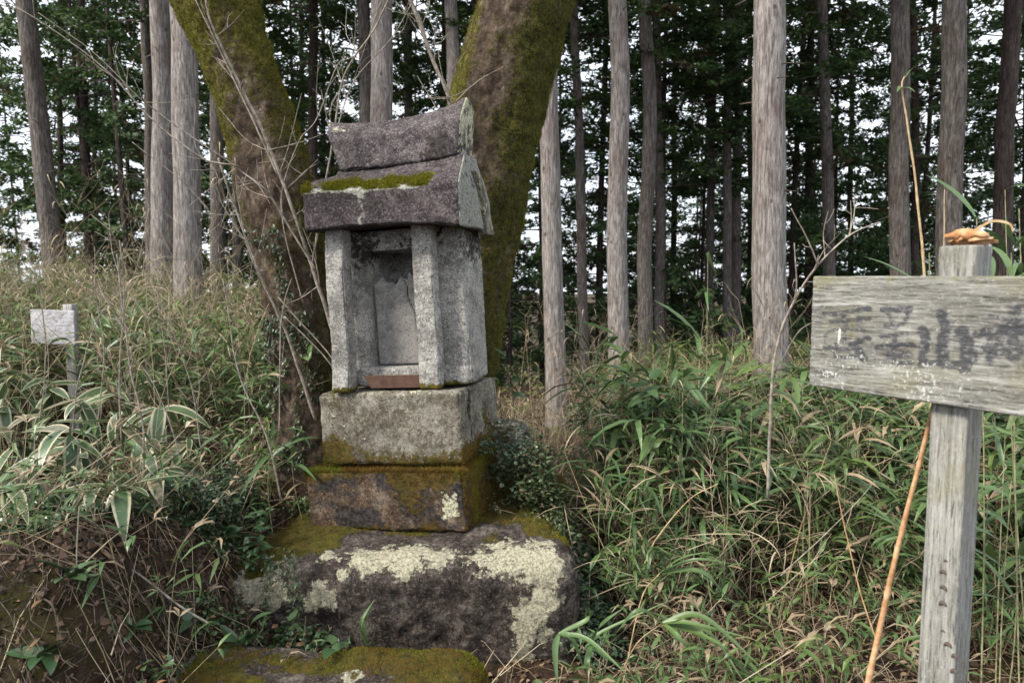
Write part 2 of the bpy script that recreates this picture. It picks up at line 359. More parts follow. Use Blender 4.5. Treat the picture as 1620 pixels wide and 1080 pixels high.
V = np.stack([a, b, hz], -1).reshape(-1, 3); nb = len(gy)
i = np.arange(len(gx) - 1)[:, None] * nb + np.arange(nb - 1)[None]
F = np.stack([i, i + nb, i + nb + 1, i + 1], -1).reshape(-1, 4)
tag(mk('ground', V, F, MT['soil']), 'dark leaf strewn forest soil rising to a bank on the left', None, None, 'structure')

# ---------------------------------------------------------------- leaf geometry
def blade(L, w_, arch=.3, n=5, fold=.15, twist=0., curl=0.):
    "one leaf along +Y with a folded midrib; triangles; returns V, F, edge"
    t = np.linspace(0, 1, n + 1)[1:-1]; ang = arch * t * 1.6
    yy = np.concatenate([[0], np.cumsum(np.cos(np.linspace(0, arch * 1.6, n)) * L / n)])
    zz = np.concatenate([[0], -np.cumsum(np.sin(np.linspace(0, arch * 1.6, n)) * L / n)])
    wid = np.concatenate([[0], w_ * .5 * np.sin(np.pi * np.clip(t, 0, 1) ** .62) ** .8 + 0, [0]])
    V = [[0, yy[0], zz[0]]]; E = [.5]
    for k in range(1, n):
        ww = wid[k]; tw = twist * k / n
        dx, dz = math.cos(tw) * ww, math.sin(tw) * ww
        V += [[-dx, yy[k], zz[k] + fold * ww - dz + curl * ww], [0, yy[k], zz[k]], [dx, yy[k], zz[k] + fold * ww + dz]]; E += [1, 0, 1]
    V.append([0, yy[n], zz[n]]); E.append(1)
    F = [[0, 2, 1], [0, 3, 2]]
    for k in range(1, n - 1):
        a0 = 1 + 3 * (k - 1); b0 = a0 + 3
        F += [[a0, a0+1, b0+1], [a0, b0+1, b0], [a0+1, a0+2, b0+2], [a0+1, b0+2, b0+1]]
    a0 = 1 + 3 * (n - 2); e = len(V) - 1
    F += [[a0, a0+1, e], [a0+1, a0+2, e]]
    return np.array(V, float), np.array(F), np.array(E, float)
def broad(L, w_, arch=.2, n=6, fold=.25):
    V, F, E = blade(L, w_, arch, n, fold)
    return V, F, E
def basis(d, roll=0.):
    "matrix taking +Y to d with +Z near up, rolled"
    d = np.asarray(d, float); d = d / np.linalg.norm(d); up = np.array([0, 0, 1.])
    if abs(d[2]) > .98: up = np.array([0, -1., 0])
    x = np.cross(d, up); x /= np.linalg.norm(x); z = np.cross(x, d)
    c, s = math.cos(roll), math.sin(roll); return np.stack([c * x + s * z, d, -s * x + c * z], 1)
def put(leaf, pos, d, roll, rnd, dry):
    V, F, E = leaf; W = V @ basis(d, roll).T + pos
    return W, F, np.stack([np.full(len(V), rnd), np.full(len(V), dry), E], 1)
def stalk(path, r0, r1, rnd, dry, sides=3):
    n = len(path); V, F = ttube(path, np.linspace(r0, r1, n), sides, False)
    return V, F, np.stack([np.full(len(V), rnd), np.full(len(V), dry), np.zeros(len(V))], 1)
def U(a_, b_): return float(rng.uniform(a_, b_))

def bamboo_template(h_, nl, Lr=(.10, .19), wr=(.011, .019), pdry=.22, seg=4, fans=5):
    pts = []; lean = U(-.25, .25), U(-.25, .25)
    path = spline([[0, 0, 0], [lean[0] * h_ * .3, lean[1] * h_ * .3, h_ * .5], [lean[0] * h_, lean[1] * h_, h_ * .92]], 5)
    pts.append(stalk(path, .0028, .0012, U(0, 1), .9 if rng.random() < .6 else .45))
    for k in range(fans):
        t = U(.35, 1) if k else 1.; j = t * 4; i0 = min(3, int(j)); b0 = path[i0] + (path[i0+1] - path[i0]) * (j - i0)
        az = U(0, 6.28); ln = U(.06, .2) * (1.2 - .4 * t); tip = b0 + np.array([math.cos(az) * ln, math.sin(az) * ln, ln * U(.4, 1.1)])
        if k: pts.append(stalk(spline([b0, tip], 2), .0015, .0008, U(0, 1), .8))
        else: tip = b0
        fdry = rng.random() < pdry * .8
        for q in range(max(2, nl // fans)):
            aa = az + U(-1.4, 1.4); el = U(-.25, .9); d = [math.cos(aa) * math.cos(el), math.sin(aa) * math.cos(el), math.sin(el)]
            L = U(*Lr); pts.append(put(blade(L, U(*wr), U(.2, .95), seg, .25, U(-.5, .5)), tip, d, U(-.5, .5), U(0, 1), .95 if fdry or rng.random() < pdry * .5 else U(0, .38)))
    return cat_(pts)
def scatter(tmpls, X, Y, hs, zoff=0, tilt=.25, Z=None, az=None):
    "merge copies of templates at the ground points"
    X = np.asarray(X); Y = np.asarray(Y); hs = np.broadcast_to(hs, X.shape); Z = H(X, Y) + zoff if Z is None else Z
    idx = rng.integers(0, len(tmpls), len(X)); out = []
    for t, tm in enumerate(tmpls):
        s = np.nonzero(idx == t)[0]
        if not len(s): continue
        V, F, A = tm; n = len(s); th = rng.uniform(0, 6.283, n); c, si = np.cos(th), np.sin(th)
        tx, ty = rng.normal(0, tilt, n), rng.normal(0, tilt, n); k = hs[s]
        W = np.empty((n, len(V), 3)); vx = V[:, 0][None]; vy = V[:, 1][None]; vz = V[:, 2][None]
        W[..., 2] = vz * k[:, None]
        W[..., 0] = (c[:, None] * vx - si[:, None] * vy) * k[:, None] + tx[:, None] * W[..., 2]
        W[..., 1] = (si[:, None] * vx + c[:, None] * vy) * k[:, None] + ty[:, None] * W[..., 2]
        W += np.stack([X[s], Y[s], Z[s]], -1)[:, None]
        FF = F[None] + (np.arange(n) * len(V))[:, None, None]
        AA = np.repeat(A[None], n, 0); AA[..., 0] = np.clip(.55 * AA[..., 0] + .45 * rng.random(n)[:, None], 0, 1)
        out.append((W.reshape(-1, 3), FF.reshape(-1, 3), AA.reshape(-1, 3)))
    return cat_(out)
def stuff(name, parts, mat, label, cat='plants', parent=None):
    V, F, A = cat_(parts) if isinstance(parts, list) else parts
    o = mk(name, V, F, mat, parent=parent, attrs={'lc': A}, smooth=False)
    return tag(o, label if parent is None else None, cat if parent is None else None, None, 'stuff')

# ---------------------------------------------------------------- cypress trees of the plantation
def trunk_mesh(path, rad, sides, knots=0, rough=.035, seed=0, flare=.45, flare_h=.25):
    path = np.asarray(path, float); n = len(path); z0 = path[0][2]
    rad = np.asarray(rad, float) * (1 + flare * np.exp(-(path[:, 2] - z0) / flare_h))
    V, F = tube(path, rad, sides, True); m_ = n * sides
    ctr = np.repeat(path, sides, 0); d = V[:m_] - ctr; rr = np.linalg.norm(d, axis=1)[:, None] + 1e-9; u = d / rr
    q = np.concatenate([u[:, :2] * 2.2, V[:m_, 2:] * .45], 1)
    V[:m_] += d * (rough * 1.6 * fbm(q, 1.6, 4, seed)[:, None]) + u * .0
    return V, F
class TreeSpec: pass
# (x at y=100, x at y=500, width px, depth, bark, height, label)
TR = [
 (54, 92, 26, 9.2, 'mid', 'leaning greyish trunk at the far left, rising behind the small white sign'),
 (94, 101, 9, 17, 'dark', 'thin dark trunk just right of the leaning leftmost trunk'),
 (131, 141, 13, 15, 'dark', 'dark upright trunk midway between the leaning leftmost trunk and the pale pair'),
 (150, 154, 8, 21, 'dark', 'thinnest dark stem right beside the dark upright trunk on the left'),
 (233, 240, 15, 12, 'mid', 'narrow brown trunk half hidden behind the left edge of the pale pair'),
 (251, 257, 29, 8.8, 'pale', 'pale grey trunk, the slimmer left one of the pale pair left of the mossy tree'),
 (284, 299, 38, 6.9, 'pale', 'thick pale pinkish trunk, the right one of the pale pair left of the mossy tree'),
 (340, 345, 20, 11, 'mid', 'light brown trunk seen just left of the leaning mossy tree'),
 (372, 376, 13, 14, 'mid', 'slim brown trunk peeping out at the left edge of the leaning mossy tree'),
 (476, 480, 9, 18, 'dark', 'thin dark trunk at the right edge of the left mossy tree'),
 (496, 498, 15, 13, 'dark', 'dark brown trunk in the gap just left of the shrine roof'),
 (511, 513, 9, 20, 'dark', 'thin dark stem touching the left end of the ridge stone'),
 (577, 579, 21, 11, 'mid', 'grey trunk directly above the ridge stone, left of a thicker pale one'),
 (603, 606, 34, 8, 'pale', 'thick pale grey trunk rising above the middle of the ridge stone'),
 (645, 648, 15, 14, 'mid', 'slim reddish brown trunk above the ridge stone, right of the thick pale one'),
 (702, 704, 13, 15, 'dark', 'dark trunk between the ridge stone tip and a pale slim trunk'),
 (717, 721, 22, 10, 'pale', 'pale slim trunk just left of the right mossy tree'),
 (753, 756, 17, 12.5, 'mid', 'brown trunk mostly hidden behind the right mossy tree at the top'),
 (852, 856, 8, 18, 'dark', 'dark stem seen at the left edge of the pale trunk right of the mossy tree'),
 (866, 877, 30, 6.9, 'pale', 'pale trunk emerging from behind the right mossy tree'),
 (914, 924, 15, 11.5, 'mid', 'slim brown trunk next right of the pale trunk beside the mossy tree'),
 (978, 979, 30, 8.4, 'pale', 'pinkish pale trunk in the middle of the gap between shrine and sign'),
 (1023, 1022, 22, 10, 'mid', 'brown trunk with greenish tinge right of the pinkish pale trunk'),
 (1040, 1044, 15, 13, 'mid', 'brown trunk partly hidden behind the greenish brown one'),
 (1067, 1065, 10, 18, 'dark', 'thin dark stem between the greenish brown trunk and a slim straight one'),
 (1127, 1124, 13, 14, 'mid', 'slim straight brown trunk standing alone left of a close pair'),
 (1154, 1152, 14, 13, 'mid', 'left one of two slim trunks nearly touching, left of the thickest trunk'),
 (1168, 1166, 14, 13.6, 'mid', 'right one of two slim trunks nearly touching, left of the thickest trunk'),
 (1188, 1185, 10, 18, 'dark', 'thin dark stem close against the left side of the thickest pale trunk'),
 (1215, 1219, 48, 5.9, 'pale', 'thickest pale grey trunk, between the shrine and the wooden signboard'),
 (1284, 1276, 14, 15, 'dark', 'dark trunk with reddish tone right of the thickest pale trunk'),
 (1303, 1313, 18, 12, 'mid', 'dark reddish brown trunk above the left end of the signboard'),
 (1347, 1344, 10, 18, 'dark', 'thin dark stem above the left half of the signboard'),
 (1424, 1427, 28, 8.6, 'mid', 'brown trunk behind the tall dry cane above the signboard'),
 (1445, 1446, 12, 13, 'dark', 'dark stem hugging the right side of the brown trunk behind the cane'),
 (1507, 1504, 35, 7.5, 'mid', 'thick grey brown trunk right behind the top of the sign post'),
 (1597, 1590, 26, 9, 'dark', 'dark trunk near the right edge of the picture'),
 (1622, 1622, 14, 12, 'dark', 'dark trunk cut by the right edge of the picture'),
]
# crowns: shared meshes of drooping branches with many small scale-leaf sprays
def crown_mesh(k, Ht=15., z0=1.0, rad=2.1, nb=105, dens=1.):
    ps = []; br = []; r2 = np.random.default_rng(100 + k)
    for b_ in range(nb):
        z = z0 + (Ht - z0) * (b_ + r2.random()) / nb; t = (z - z0) / (Ht - z0)
        L = (rad * (1 - t ** 1.6) + .25) * r2.uniform(.45, 1.2); az = r2.uniform(0, 6.283); el = r2.uniform(-.1, .35) - .1
        d = np.array([math.cos(az) * math.cos(el), math.sin(az) * math.cos(el), math.sin(el)])
        droop = r2.uniform(.12, .35)
        f = lambda s: np.array([0, 0, z]) + d * (L * s) + np.array([0, 0, -droop * L * s * s])
        br.append(ttube(np.array([f(0), f(.5), f(1)]), [.022, .012, .004], 3, False))
        ns = max(2, int(L * 2.6 * dens))
        for q in range(ns):
            s = r2.uniform(.25, 1.05); c0 = f(s); sz = r2.uniform(.24, .55)
            n = int(r2.integers(34, 60)); aa = az + r2.uniform(-1.2, 1.2)
            dirn = np.array([math.cos(aa), math.sin(aa), r2.uniform(-.7, .25)]); dirn /= np.linalg.norm(dirn)
            side = np.cross(dirn, [0, 0, 1]); side /= np.linalg.norm(side); upv = np.cross(side, dirn)
            u = r2.uniform(0, 1, n); v = r2.uniform(-1, 1, n) * (.2 + .8 * np.sin(np.pi * np.clip(u, .1, .95)))
            ctr = c0 + dirn * (u * sz)[:, None] + side * (v * sz * .6)[:, None] + upv * (r2.normal(0, .05, n))[:, None]
            ld = dirn * r2.uniform(.4, 1, n)[:, None] + side * (v * 1.1)[:, None] + r2.normal(0, .35, (n, 3)); ld /= np.linalg.norm(ld, axis=1)[:, None]
            lw = np.cross(ld, upv + r2.normal(0, .6, (n, 3))); lw /= np.linalg.norm(lw, axis=1)[:, None]
            l_ = r2.uniform(.07, .16, n)[:, None]; w2 = r2.uniform(.018, .038, n)[:, None]
            Vq = np.stack([ctr - ld * l_ * .5, ctr + lw * w2, ctr + ld * l_ * .5, ctr - lw * w2], 1).reshape(-1, 3)
            i0 = np.arange(n)[:, None] * 4; Fq = np.concatenate([i0 + [0, 1, 2], i0 + [0, 2, 3]])
            Aq = np.zeros((n * 4, 3)); Aq[:, 0] = np.repeat(r2.uniform(0, 1, n), 4); Aq[:, 1] = .9 if r2.random() < .03 else 0
            ps.append((Vq, Fq, Aq))
    V1, F1, A1 = cat_(ps); V2, F2 = cat_(br); A2 = np.zeros((len(V2), 3))
    mi = np.r_[np.zeros(len(F1), int), np.ones(len(F2), int)]
    return mesh('crown', np.vstack([V1, V2]), np.vstack([F1, F2 + len(V1)]), [MT['cypress'], MT['bark_dark']], attrs={'lc': np.vstack([A1, A2])}, smooth=False, midx=mi)
CROWN = [crown_mesh(k, 15., 1. if k % 2 else .2, U(2.0, 2.8), 78) for k in range(6)]
def add_crown(t, k, loc, sc_, rot):
    o = bpy.data.objects.new('crown', CROWN[k % 6]); C.objects.link(o); o.parent = t; o.location = loc; o.scale = sc_; o.rotation_euler = (0, 0, rot); o['kind'] = 'stuff'
    return o
for n_, (xa, xb, wd, Yd, bk, lab) in enumerate(TR):
    pa, pb = P(xa, 100, Yd), P(xb, 500, Yd)
    sl_ = (pa - pb) / (pa[2] - pb[2])
    zb = float(H(pb[0], Yd)) - .12; base = pb + sl_ * (zb - pb[2]); base[1] = Yd
    r0 = wd / 1080 * Yd / 2; top = 12.5 if Yd < 12 else 14.5
    n = int(14 + 300 / Yd); zz = np.concatenate([[0, .1, .25, .45, .8], np.linspace(1.2, top, n)])
    wob = np.stack([fbm(np.stack([zz * 0 + n_, zz, zz * 0], -1), .5, 3, 4) * .13, fbm(np.stack([zz * 0 + n_, zz, zz * 0 + 9], -1), .5, 3, 4) * .13, 0 * zz], -1) * np.clip(zz / 3, 0, 1)[:, None]
    path = base + sl_ * zz[:, None] + wob * .6; path[:, 1] = Yd + wob[:, 1]
    rr = r0 * (1.04 - .045 * (zz - 2)) ; rr = np.maximum(rr, .02)
    t = empty('cypress_tree', base, 'straight cypress: ' + lab, 'tree', 'cypress trees of the plantation behind the shrine')
    t['label'] = lab
    sides = 28 if Yd < 10 else 14
    V, F = trunk_mesh(path, rr, sides, seed=n_, flare=.35, flare_h=.2)
    gr = np.clip(.75 - (V[:, 2] - zb) * .5, 0, 1) * .8 + .25 * (Yd > 9.5) * (xa > 1000)
    mk('trunk', V, F, MT['bark_' + bk], t, attrs={'mask': np.stack([0 * gr, gr, 0 * gr], -1)})
    # stubs of dead branches along the stem
    st = []
    for q in range(int(18 if Yd < 14 else 6)):
        z_ = U(2.2, 7.5); c0 = base + sl_ * z_; az = U(0, 6.28); L = U(.04, .6 if Yd > 9 else .22); e = c0 + np.array([math.cos(az), math.sin(az), U(-.3, .2)]) * (L + r0)
        st.append(ttube(np.array([c0, (c0 + e) / 2 + [0, 0, .02], e]), [.008, .006, .003], 3))
    V, F = cat_(st); mk('branch_stubs', V, F, MT['darktwig'], t, smooth=False)['kind'] = 'stuff'
    cz = (7.2 if Yd < 11 else 4.5 if Yd < 15 else 2.0); s = (top + 1.2 - cz) / 15
    lo = sl_ * (cz + 1.0) ; add_crown(t, n_, (lo[0], 0, cz), (.9, .9, s), U(0, 6))
# the trees further down the slope whose crowns fill the view
bgl = ['dark cypress down the slope whose low foliage fills the gaps between nearer trunks']
k = 0; pos = []
rows = [(13.0, 16, 13), (16, 21, 20), (21, 29, 27), (29, 44, 32)]
for (y0, y1, cnt) in rows:
    for q in range(cnt):
        for tr in range(30):
            y = U(y0, y1); x = U(-.88, .88) * y
            if abs(x / y + .02) < .10 and rng.random() < .2: continue
            if y > 19 and x / y < -.25 and rng.random() < .5: continue
            if y < 17 and -.75 < x / y < .1 and rng.random() < .6: continue
            if all((x - a_) ** 2 + (y - b_) ** 2 > (1.5) ** 2 for a_, b_ in pos): break
        pos.append((x, y))
TM = []
for v in range(5):
    zz = np.linspace(0, 15, 24); path = np.stack([.08 * np.sin(zz * .4 + v), .08 * np.cos(zz * .33 + v), zz], -1)
    V, F = trunk_mesh(path, .070 * (1.1 - zz * .062), 10, seed=50 + v); TM.append(mesh('trunk', V, F, MT['bark_dark'], attrs={'mask': np.zeros((len(V), 3))}))
for n_, (x, y) in enumerate(pos):
    z = float(H(x, y)) - .1
    t = empty('cypress_tree', (x, y, z), bgl[0], 'tree', 'dark cypresses further down the slope')
    t.rotation_euler = (0, 0, U(0, 6.28)); s = U(.85, 1.15)
    o = bpy.data.objects.new('trunk', TM[n_ % 5]); C.objects.link(o); o.parent = t; o.scale = (s * U(.6, 1.1), s * U(.6, 1.1), s)
    add_crown(t, n_, (0, 0, U(-.3, .4)), (s * U(.85, 1.1), s * U(.85, 1.1), s), U(0, 6))

def tufts(W, N, A, thr, n, h_=(.006, .014), ok=None, dry=(0, .5), seed=0, jit=.006, wd=.0011):
    s = np.nonzero((A[:, 0] + .35 * fbm(W, 28, 3, seed) > thr) & (N[:, 2] > -.3) & (ok if ok is not None else True))[0]
    if len(s) == 0: return None
    k = rng.choice(s, n); p = W[k] + rng.normal(0, jit, (n, 3)) * (1 - np.abs(N[k])); nn = N[k] * .6 + np.array([0, 0, .45]) + rng.normal(0, .45, (n, 3))
    nn /= np.linalg.norm(nn, axis=1)[:, None]; L = rng.uniform(*h_, n)[:, None]
    sd_ = np.cross(nn, rng.normal(0, 1, (n, 3))); sd_ /= np.linalg.norm(sd_, axis=1)[:, None] + 1e-9
    p = p - N[k] * .001
    V = np.stack([p - sd_ * wd, p + sd_ * wd, p + nn * L], 1).reshape(-1, 3); F = np.arange(3 * n).reshape(-1, 3)
    cl = np.clip(.5 + .5 * fbm(p, 22, 3, 9) + rng.normal(0, .12, n), 0, 1); dr = np.clip(dry[0] + (dry[1] - dry[0]) * (.5 + .9 * fbm(p, 9, 3, 19)) + rng.normal(0, .08, n), 0, 1)
    return V, F, np.repeat(np.stack([cl, dr, 0 * cl], 1), 3, 0)
# ---------------------------------------------------------------- the two mossy trees behind the shrine
def mossy(name, rows_, Yd, label, which):
    pts = [P(x, y, Yd) for x, y, _ in rows_]; rad = [w_ / 1080 * Yd / 2 for *_, w_ in rows_]
    n = 230; path = spline(pts, n); rr = np.interp(np.linspace(0, len(rad) - 1, n), range(len(rad)), rad); sides = 120
    V, F = tube(path, rr, sides); m_ = n * sides
    ctr = np.repeat(path, sides, 0); d = V[:m_] - ctr; rl = np.linalg.norm(d, axis=1); u = d / rl[:, None]
    base = V[:m_].copy()
    q = base * [1, 1, .5]
    dsp = .036 * fbm(q, 3.2, 4, 11 + which) + .022 * fbm(base, 16, 4, 12) + .006 * np.abs(fbm(base * [1, 1, .45], 42, 3, 13)) * 2
    gr = np.maximum(0, fbm(np.stack([np.arctan2(u[:, 1], u[:, 0]) * 1.6, base[:, 2] * .5, 0 * rl], -1), 1.6, 3, 14)); dsp -= .03 * gr
    V[:m_] += u * dsp[:, None]
    side = u[:, 0]; zz = base[:, 2]; N1 = fbm(base, 4, 4, 21)
    if which == 0:
        yl = .30 + .32 * sstep(.0, -.9, side) * sstep(1.3, 2.4, zz) + .3 * sstep(2.2, 3.2, zz) + .5 * N1
        mo = .40 + .22 * sstep(.2, .9, side) + .30 * N1
    else:
        yl = .10 + .62 * sstep(-.35, -.85, side) * sstep(1.7, 2.4, zz) + .5 * N1
        mo = .28 + .48 * sstep(-.15, .6, side) + .2 * sstep(1.6, .8, zz) + .35 * N1
    A = np.zeros((len(V), 3)); A[:m_, 0] = mo; A[:m_, 1] = yl
    t = empty('mossy_tree', (pts[0][0], Yd, pts[0][2]), label, 'tree')
    mk('trunk', V, F, MT['mossy'], t, attrs={'mask': A})
    VT = V
    # bare limbs above
    top = path[-1]; dr = path[-1] - path[-6]; dr /= np.linalg.norm(dr)
    for q_ in range(3):
        az = U(0, 6.28); e1 = top + dr * U(.7, 1.2) + np.array([math.cos(az), math.sin(az), .4]) * .5; e2 = e1 + dr * 1.2 + np.array([math.cos(az), math.sin(az), .5]) * U(.6, 1.2)
        V, F = tube(spline([top - dr * .25, top + dr * .3, e1, e2], 14), np.linspace(rr[-1] * .62, .02, 14), 14)
        mk('branch', V, F, MT['mossy'], t, attrs={'mask': np.full((len(V), 3), .45)})
    UU = np.vstack([u, [[0, 0, -1], [0, 0, 1]]]) * np.array([1, 1, .2])
    AA = A.copy(); AA[:, 0] = np.maximum(A[:, 0], A[:, 1]) + .15; vis = (VT[:, 1] < Yd + .12) & (VT[:, 2] > .7) & (VT[:, 2] < 3.4)
    q = tufts(VT, UU, AA, .62, 60000, (.005, .016), vis, (.05, .45), 31 + which, .004, .0012)
    mo_ = mk('moss', q[0], q[1], MT['mossb'], t, attrs={'lc': q[2]}, smooth=False); mo_['kind'] = 'stuff'
    return path, rr, t
LT, LR, lt = mossy('mossy_tree', [(500, 830, 190), (496, 740, 150), (490, 650, 116), (482, 540, 108), (466, 430, 112), (445, 330, 119), (425, 240, 119), (397, 150, 110), (366, 70, 114), (340, 0, 124), (300, -130, 128), (268, -300, 118)], 3.62, 'left mossy tree with leaning trunk, ivy at its foot and bare twigs across it', 0)
RT_, RR_, rt = mossy('mossy_tree', [(690, 800, 190), (702, 700, 150), (716, 600, 138), (732, 500, 134), (746, 400, 136), (762, 300, 142), (780, 200, 146), (803, 100, 144), (830, 0, 136), (868, -140, 132), (920, -330, 120)], 3.80, 'right mossy tree, thick dark green and reddish trunk leaning away behind the shrine', 1)

# ---------------------------------------------------------------- boulder and slab
def blob(pts3, P_, rad):
    "soft mask: 1 inside patches of this radius"
    m_ = np.zeros(len(P_))
    Q = P_ + .045 * np.stack([fbm(P_, 9, 4, 51, .6), 0 * P_[:, 0], fbm(P_, 9, 4, 52, .6)], -1)
    for c, r_ in zip(pts3, rad):
        P_ = Q
        d = np.linalg.norm((P_ - c) / np.array([1, 1.4, 1]), axis=1) / r_; m_ = np.maximum(m_, np.clip(1.45 - .75 * d, 0, 1))
    return m_
def rock(name, c, dims, rot, label, mat, seed, patches=(), mossf=None, amp=.06, shape=None, step=.014, r=.13, parent=None):
    V, F, N = rbox(*dims, step=step, r=min(r, min(dims) * .48)); V[:, 0] += dims[0] / 2; V[:, 1] -= dims[1] / 2
    if shape: V = shape(V)
    V = V + N * (amp * fbm(V, 2.4, 3, seed) + amp * .38 * fbm(V, 7.5, 4, seed + 1) - amp * .55 * np.abs(fbm(V, 5, 3, seed + 5)) + amp * .22 * fbm(V, 26, 4, seed + 2, .65))[:, None]
    W = V @ frame(rot).T + c
    li = blob([p for p, _ in patches], W, [q for _, q in patches]) if patches else np.zeros(len(W))
    mo = mossf(V, W, N) if mossf else np.zeros(len(W))
    A = np.stack([mo, li, np.zeros(len(W))], -1)
    o = mk(name, W, F, mat, loc=np.asarray(c) if parent is None else None, parent=parent, attrs={'mask': A})
    if parent is None: tag(o, label, 'rock')
    return o, W, N, A
def bshape(V):
    V = V.copy(); x, y, z = V.T; t = z / .50
    V[:, 1] = y + .06 * (1 - t) * (y < 0) - .02 * np.sin(t * 3.1)
    V[:, 0] = x * (1 - .06 * t)
    V[:, 2] = z + (.05 * sstep(.1, .62, x) * (z > .2) * t) - .10 * sstep(-.4, -.76, x) * t - .04 * (1 - t) + .12 * (1 - t) * sstep(-.1, -.65, x)
    V[:, 2] += .07 * sstep(.0, .40, y) * t
    return V
YB = 2.52
bp = [(P(585, 866, 2.56), .075), (P(640, 866, 2.54), .08), (P(695, 862, 2.55), .06), (P(740, 862, 2.52), .05), (P(775, 868, 2.50), .08), (P(850, 845, 2.60), .05), (P(520, 862, 2.6), .045), (P(820, 872, 2.46), .085), (P(858, 905, 2.45), .06), (P(795, 898, 2.45), .045), (P(862, 950, 2.46), .05),
      (P(842, 975, 2.44), .06), (P(830, 1012, 2.43), .06), (P(825, 1050, 2.45), .05), (P(866, 1015, 2.45), .035), (P(675, 905, 2.44), .025), (P(412, 905, 2.62), .085), (P(425, 880, 2.66), .05), (P(440, 935, 2.6), .05), (P(398, 930, 2.66), .035), (P(441, 935, 2.6), .035), (P(505, 935, 2.48), .035), (P(528, 912, 2.48), .03), (P(488, 962, 2.48), .045), (P(515, 955, 2.48), .04), (P(540, 957, 2.47), .02)]
bc = P(655, 860, 3.0); bc = np.array([-.45, 2.97, -.080])
def bmoss(V, W, N):
    return np.clip((N[:, 2] > .45) * (.62 * sstep(2.66, 2.80, W[:, 1] + .25 * fbm(W, 5, 3, 14)) + .2 * sstep(-.72, -.85, W[:, 0])) + .35 * fbm(V, 6, 3, 4), 0, 1)
bo, bW, bN, bA = rock('boulder', bc, (1.52, .95, .50), (4, 0, 0), 'big maroon boulder with cream lichen patches carrying the stone shrine', MT['boulder'], 31, bp, bmoss, shape=bshape, r=.10, amp=.055, step=.010)

def smoss(V, W, N): return np.clip((N[:, 2] > .2) * (.42 + 1.1 * fbm(W, 6, 4, 8)), 0, 1)
sbc = P(520, 1080, 2.12); sbc[2] = -.03
so_, sW, sN, sA = rock('mossy_rock', sbc, (1.02, .36, .27), (4, 0, 0), 'flat mossy rock at the bottom edge in front of the boulder', MT['boulder'], 41, [(P(560, 1060, 2.08), .03)], smoss, amp=.035, r=.10, step=.012)
g_c = P(268, 1062, 2.2); g_c[2] = .06
rock('grey_rock', g_c, (.40, .25, .17), (20, 0, 0), 'small grey rough rock left of the flat mossy rock', stone_mat('grey_rough_stone', [(.10, .08, .07), (.17, .14, .125), (.24, .21, .19)], 70), 43, amp=.07, r=.05)

# ---------------------------------------------------------------- the stone shrine
shr = empty('stone_shrine', (-.45, 3.0, .46), 'small weathered stone shrine with moss on its roof, tilted left on the boulder', 'shrine')
def stone(name, q, rot, mat, amp=.004, shape=None, masks=None, step=.009, r=.012, seed=0, chips=.012, xs=(), zs=(), parent=None, ret=False):
    x, y, z, w_, d_, h_ = q
    V, F, N = rbox(w_, d_, h_, step, r, xs, zs)
    ed = 1 - np.max(np.abs(N), axis=1); ed = np.clip(ed * 3.5, 0, 1)
    V0 = V.copy()
    if shape: V = shape(V, N)
    V = V + N * (amp * fbm(V, 9, 4, seed) + amp * .35 * fbm(V, 60, 3, seed + 1) - chips * ed * np.clip(fbm(V, 14, 4, seed + 2) + .1, 0, 1) - .25 * amp)[:, None]
    W = V @ frame(rot).T + np.array([x, y, z])
    A = masks(V, W, N) if masks else np.zeros((len(W), 3))
    o = mk(name, W, F, mat, parent or shr, attrs={'mask': np.clip(A, 0, 1)})
    return (o, V, W, N, A)
def col(*a_): return np.stack(a_, -1)
# plinth
def m_pl(V, W, N):
    z = V[:, 2]; n = fbm(V, 7, 4, 3); right = N[:, 0] > .6; top = N[:, 2] > .5
    mo = .24 + .50 * sstep(.185, .250, z + .03 * n) + .75 * top + .42 * right + .55 * n + .30 * sstep(.06, .0, z)
    li = .95 * np.exp(-((V[:, 0] + .07) / .05) ** 2 - ((z - .12) / .07) ** 2) * (~right) + .5 * np.exp(-((V[:, 0] + .75) / .03) ** 2) * sstep(.22, .1, z)
    dk = .40 + .85 * fbm(V * [1, 1, 1.6], 9, 4, 5) + .15 * sstep(.19, .12, z)
    return col(mo, li * .8, dk)
o_, pV, pW, pN, pA = stone('plinth', (-.185, 2.75, .440, .755, .68, .272), (15.5, 4.6, -1.4), MT['plinth'], .010, None, m_pl, r=.022, seed=1, chips=.02)
def m_ba(V, W, N):
    z = V[:, 2]; n = fbm(V, 6, 4, 6); right = N[:, 0] > .6
    mo = .12 + .52 * sstep(.13, .02, z + .09 * n) + .48 * np.exp(-((V[:, 0] + .60) / .09) ** 2) + .25 * right + .45 * n + .35 * sstep(.07, .0, z) * right
    li = .2 + .5 * fbm(V, 11, 3, 8)
    return col(mo * .88, li * .72, .22 + .5 * fbm(V * [1, 1, .6], 5, 4, 9) * .6 + .35 * right * np.exp(-((V[:, 1] - .12) / .02) ** 2))
def s_ba(V, N):
    V = V.copy(); r_ = (N[:, 0] > .5); c = np.exp(-((V[:, 1] - .13 - .03 * np.sin(V[:, 2] * 20)) / .006) ** 2) * sstep(.30, .2, V[:, 2] * 0 + .1)
    V[:, 0] -= r_ * c * .014; return V
o_, baV, baW, baN, baA = stone('base_block', (-.199, 2.80, .715, .668, .542, .320), (14.9, 3.7, -1.5), MT['base'], .008, s_ba, m_ba, r=.02, seed=4, chips=.022)
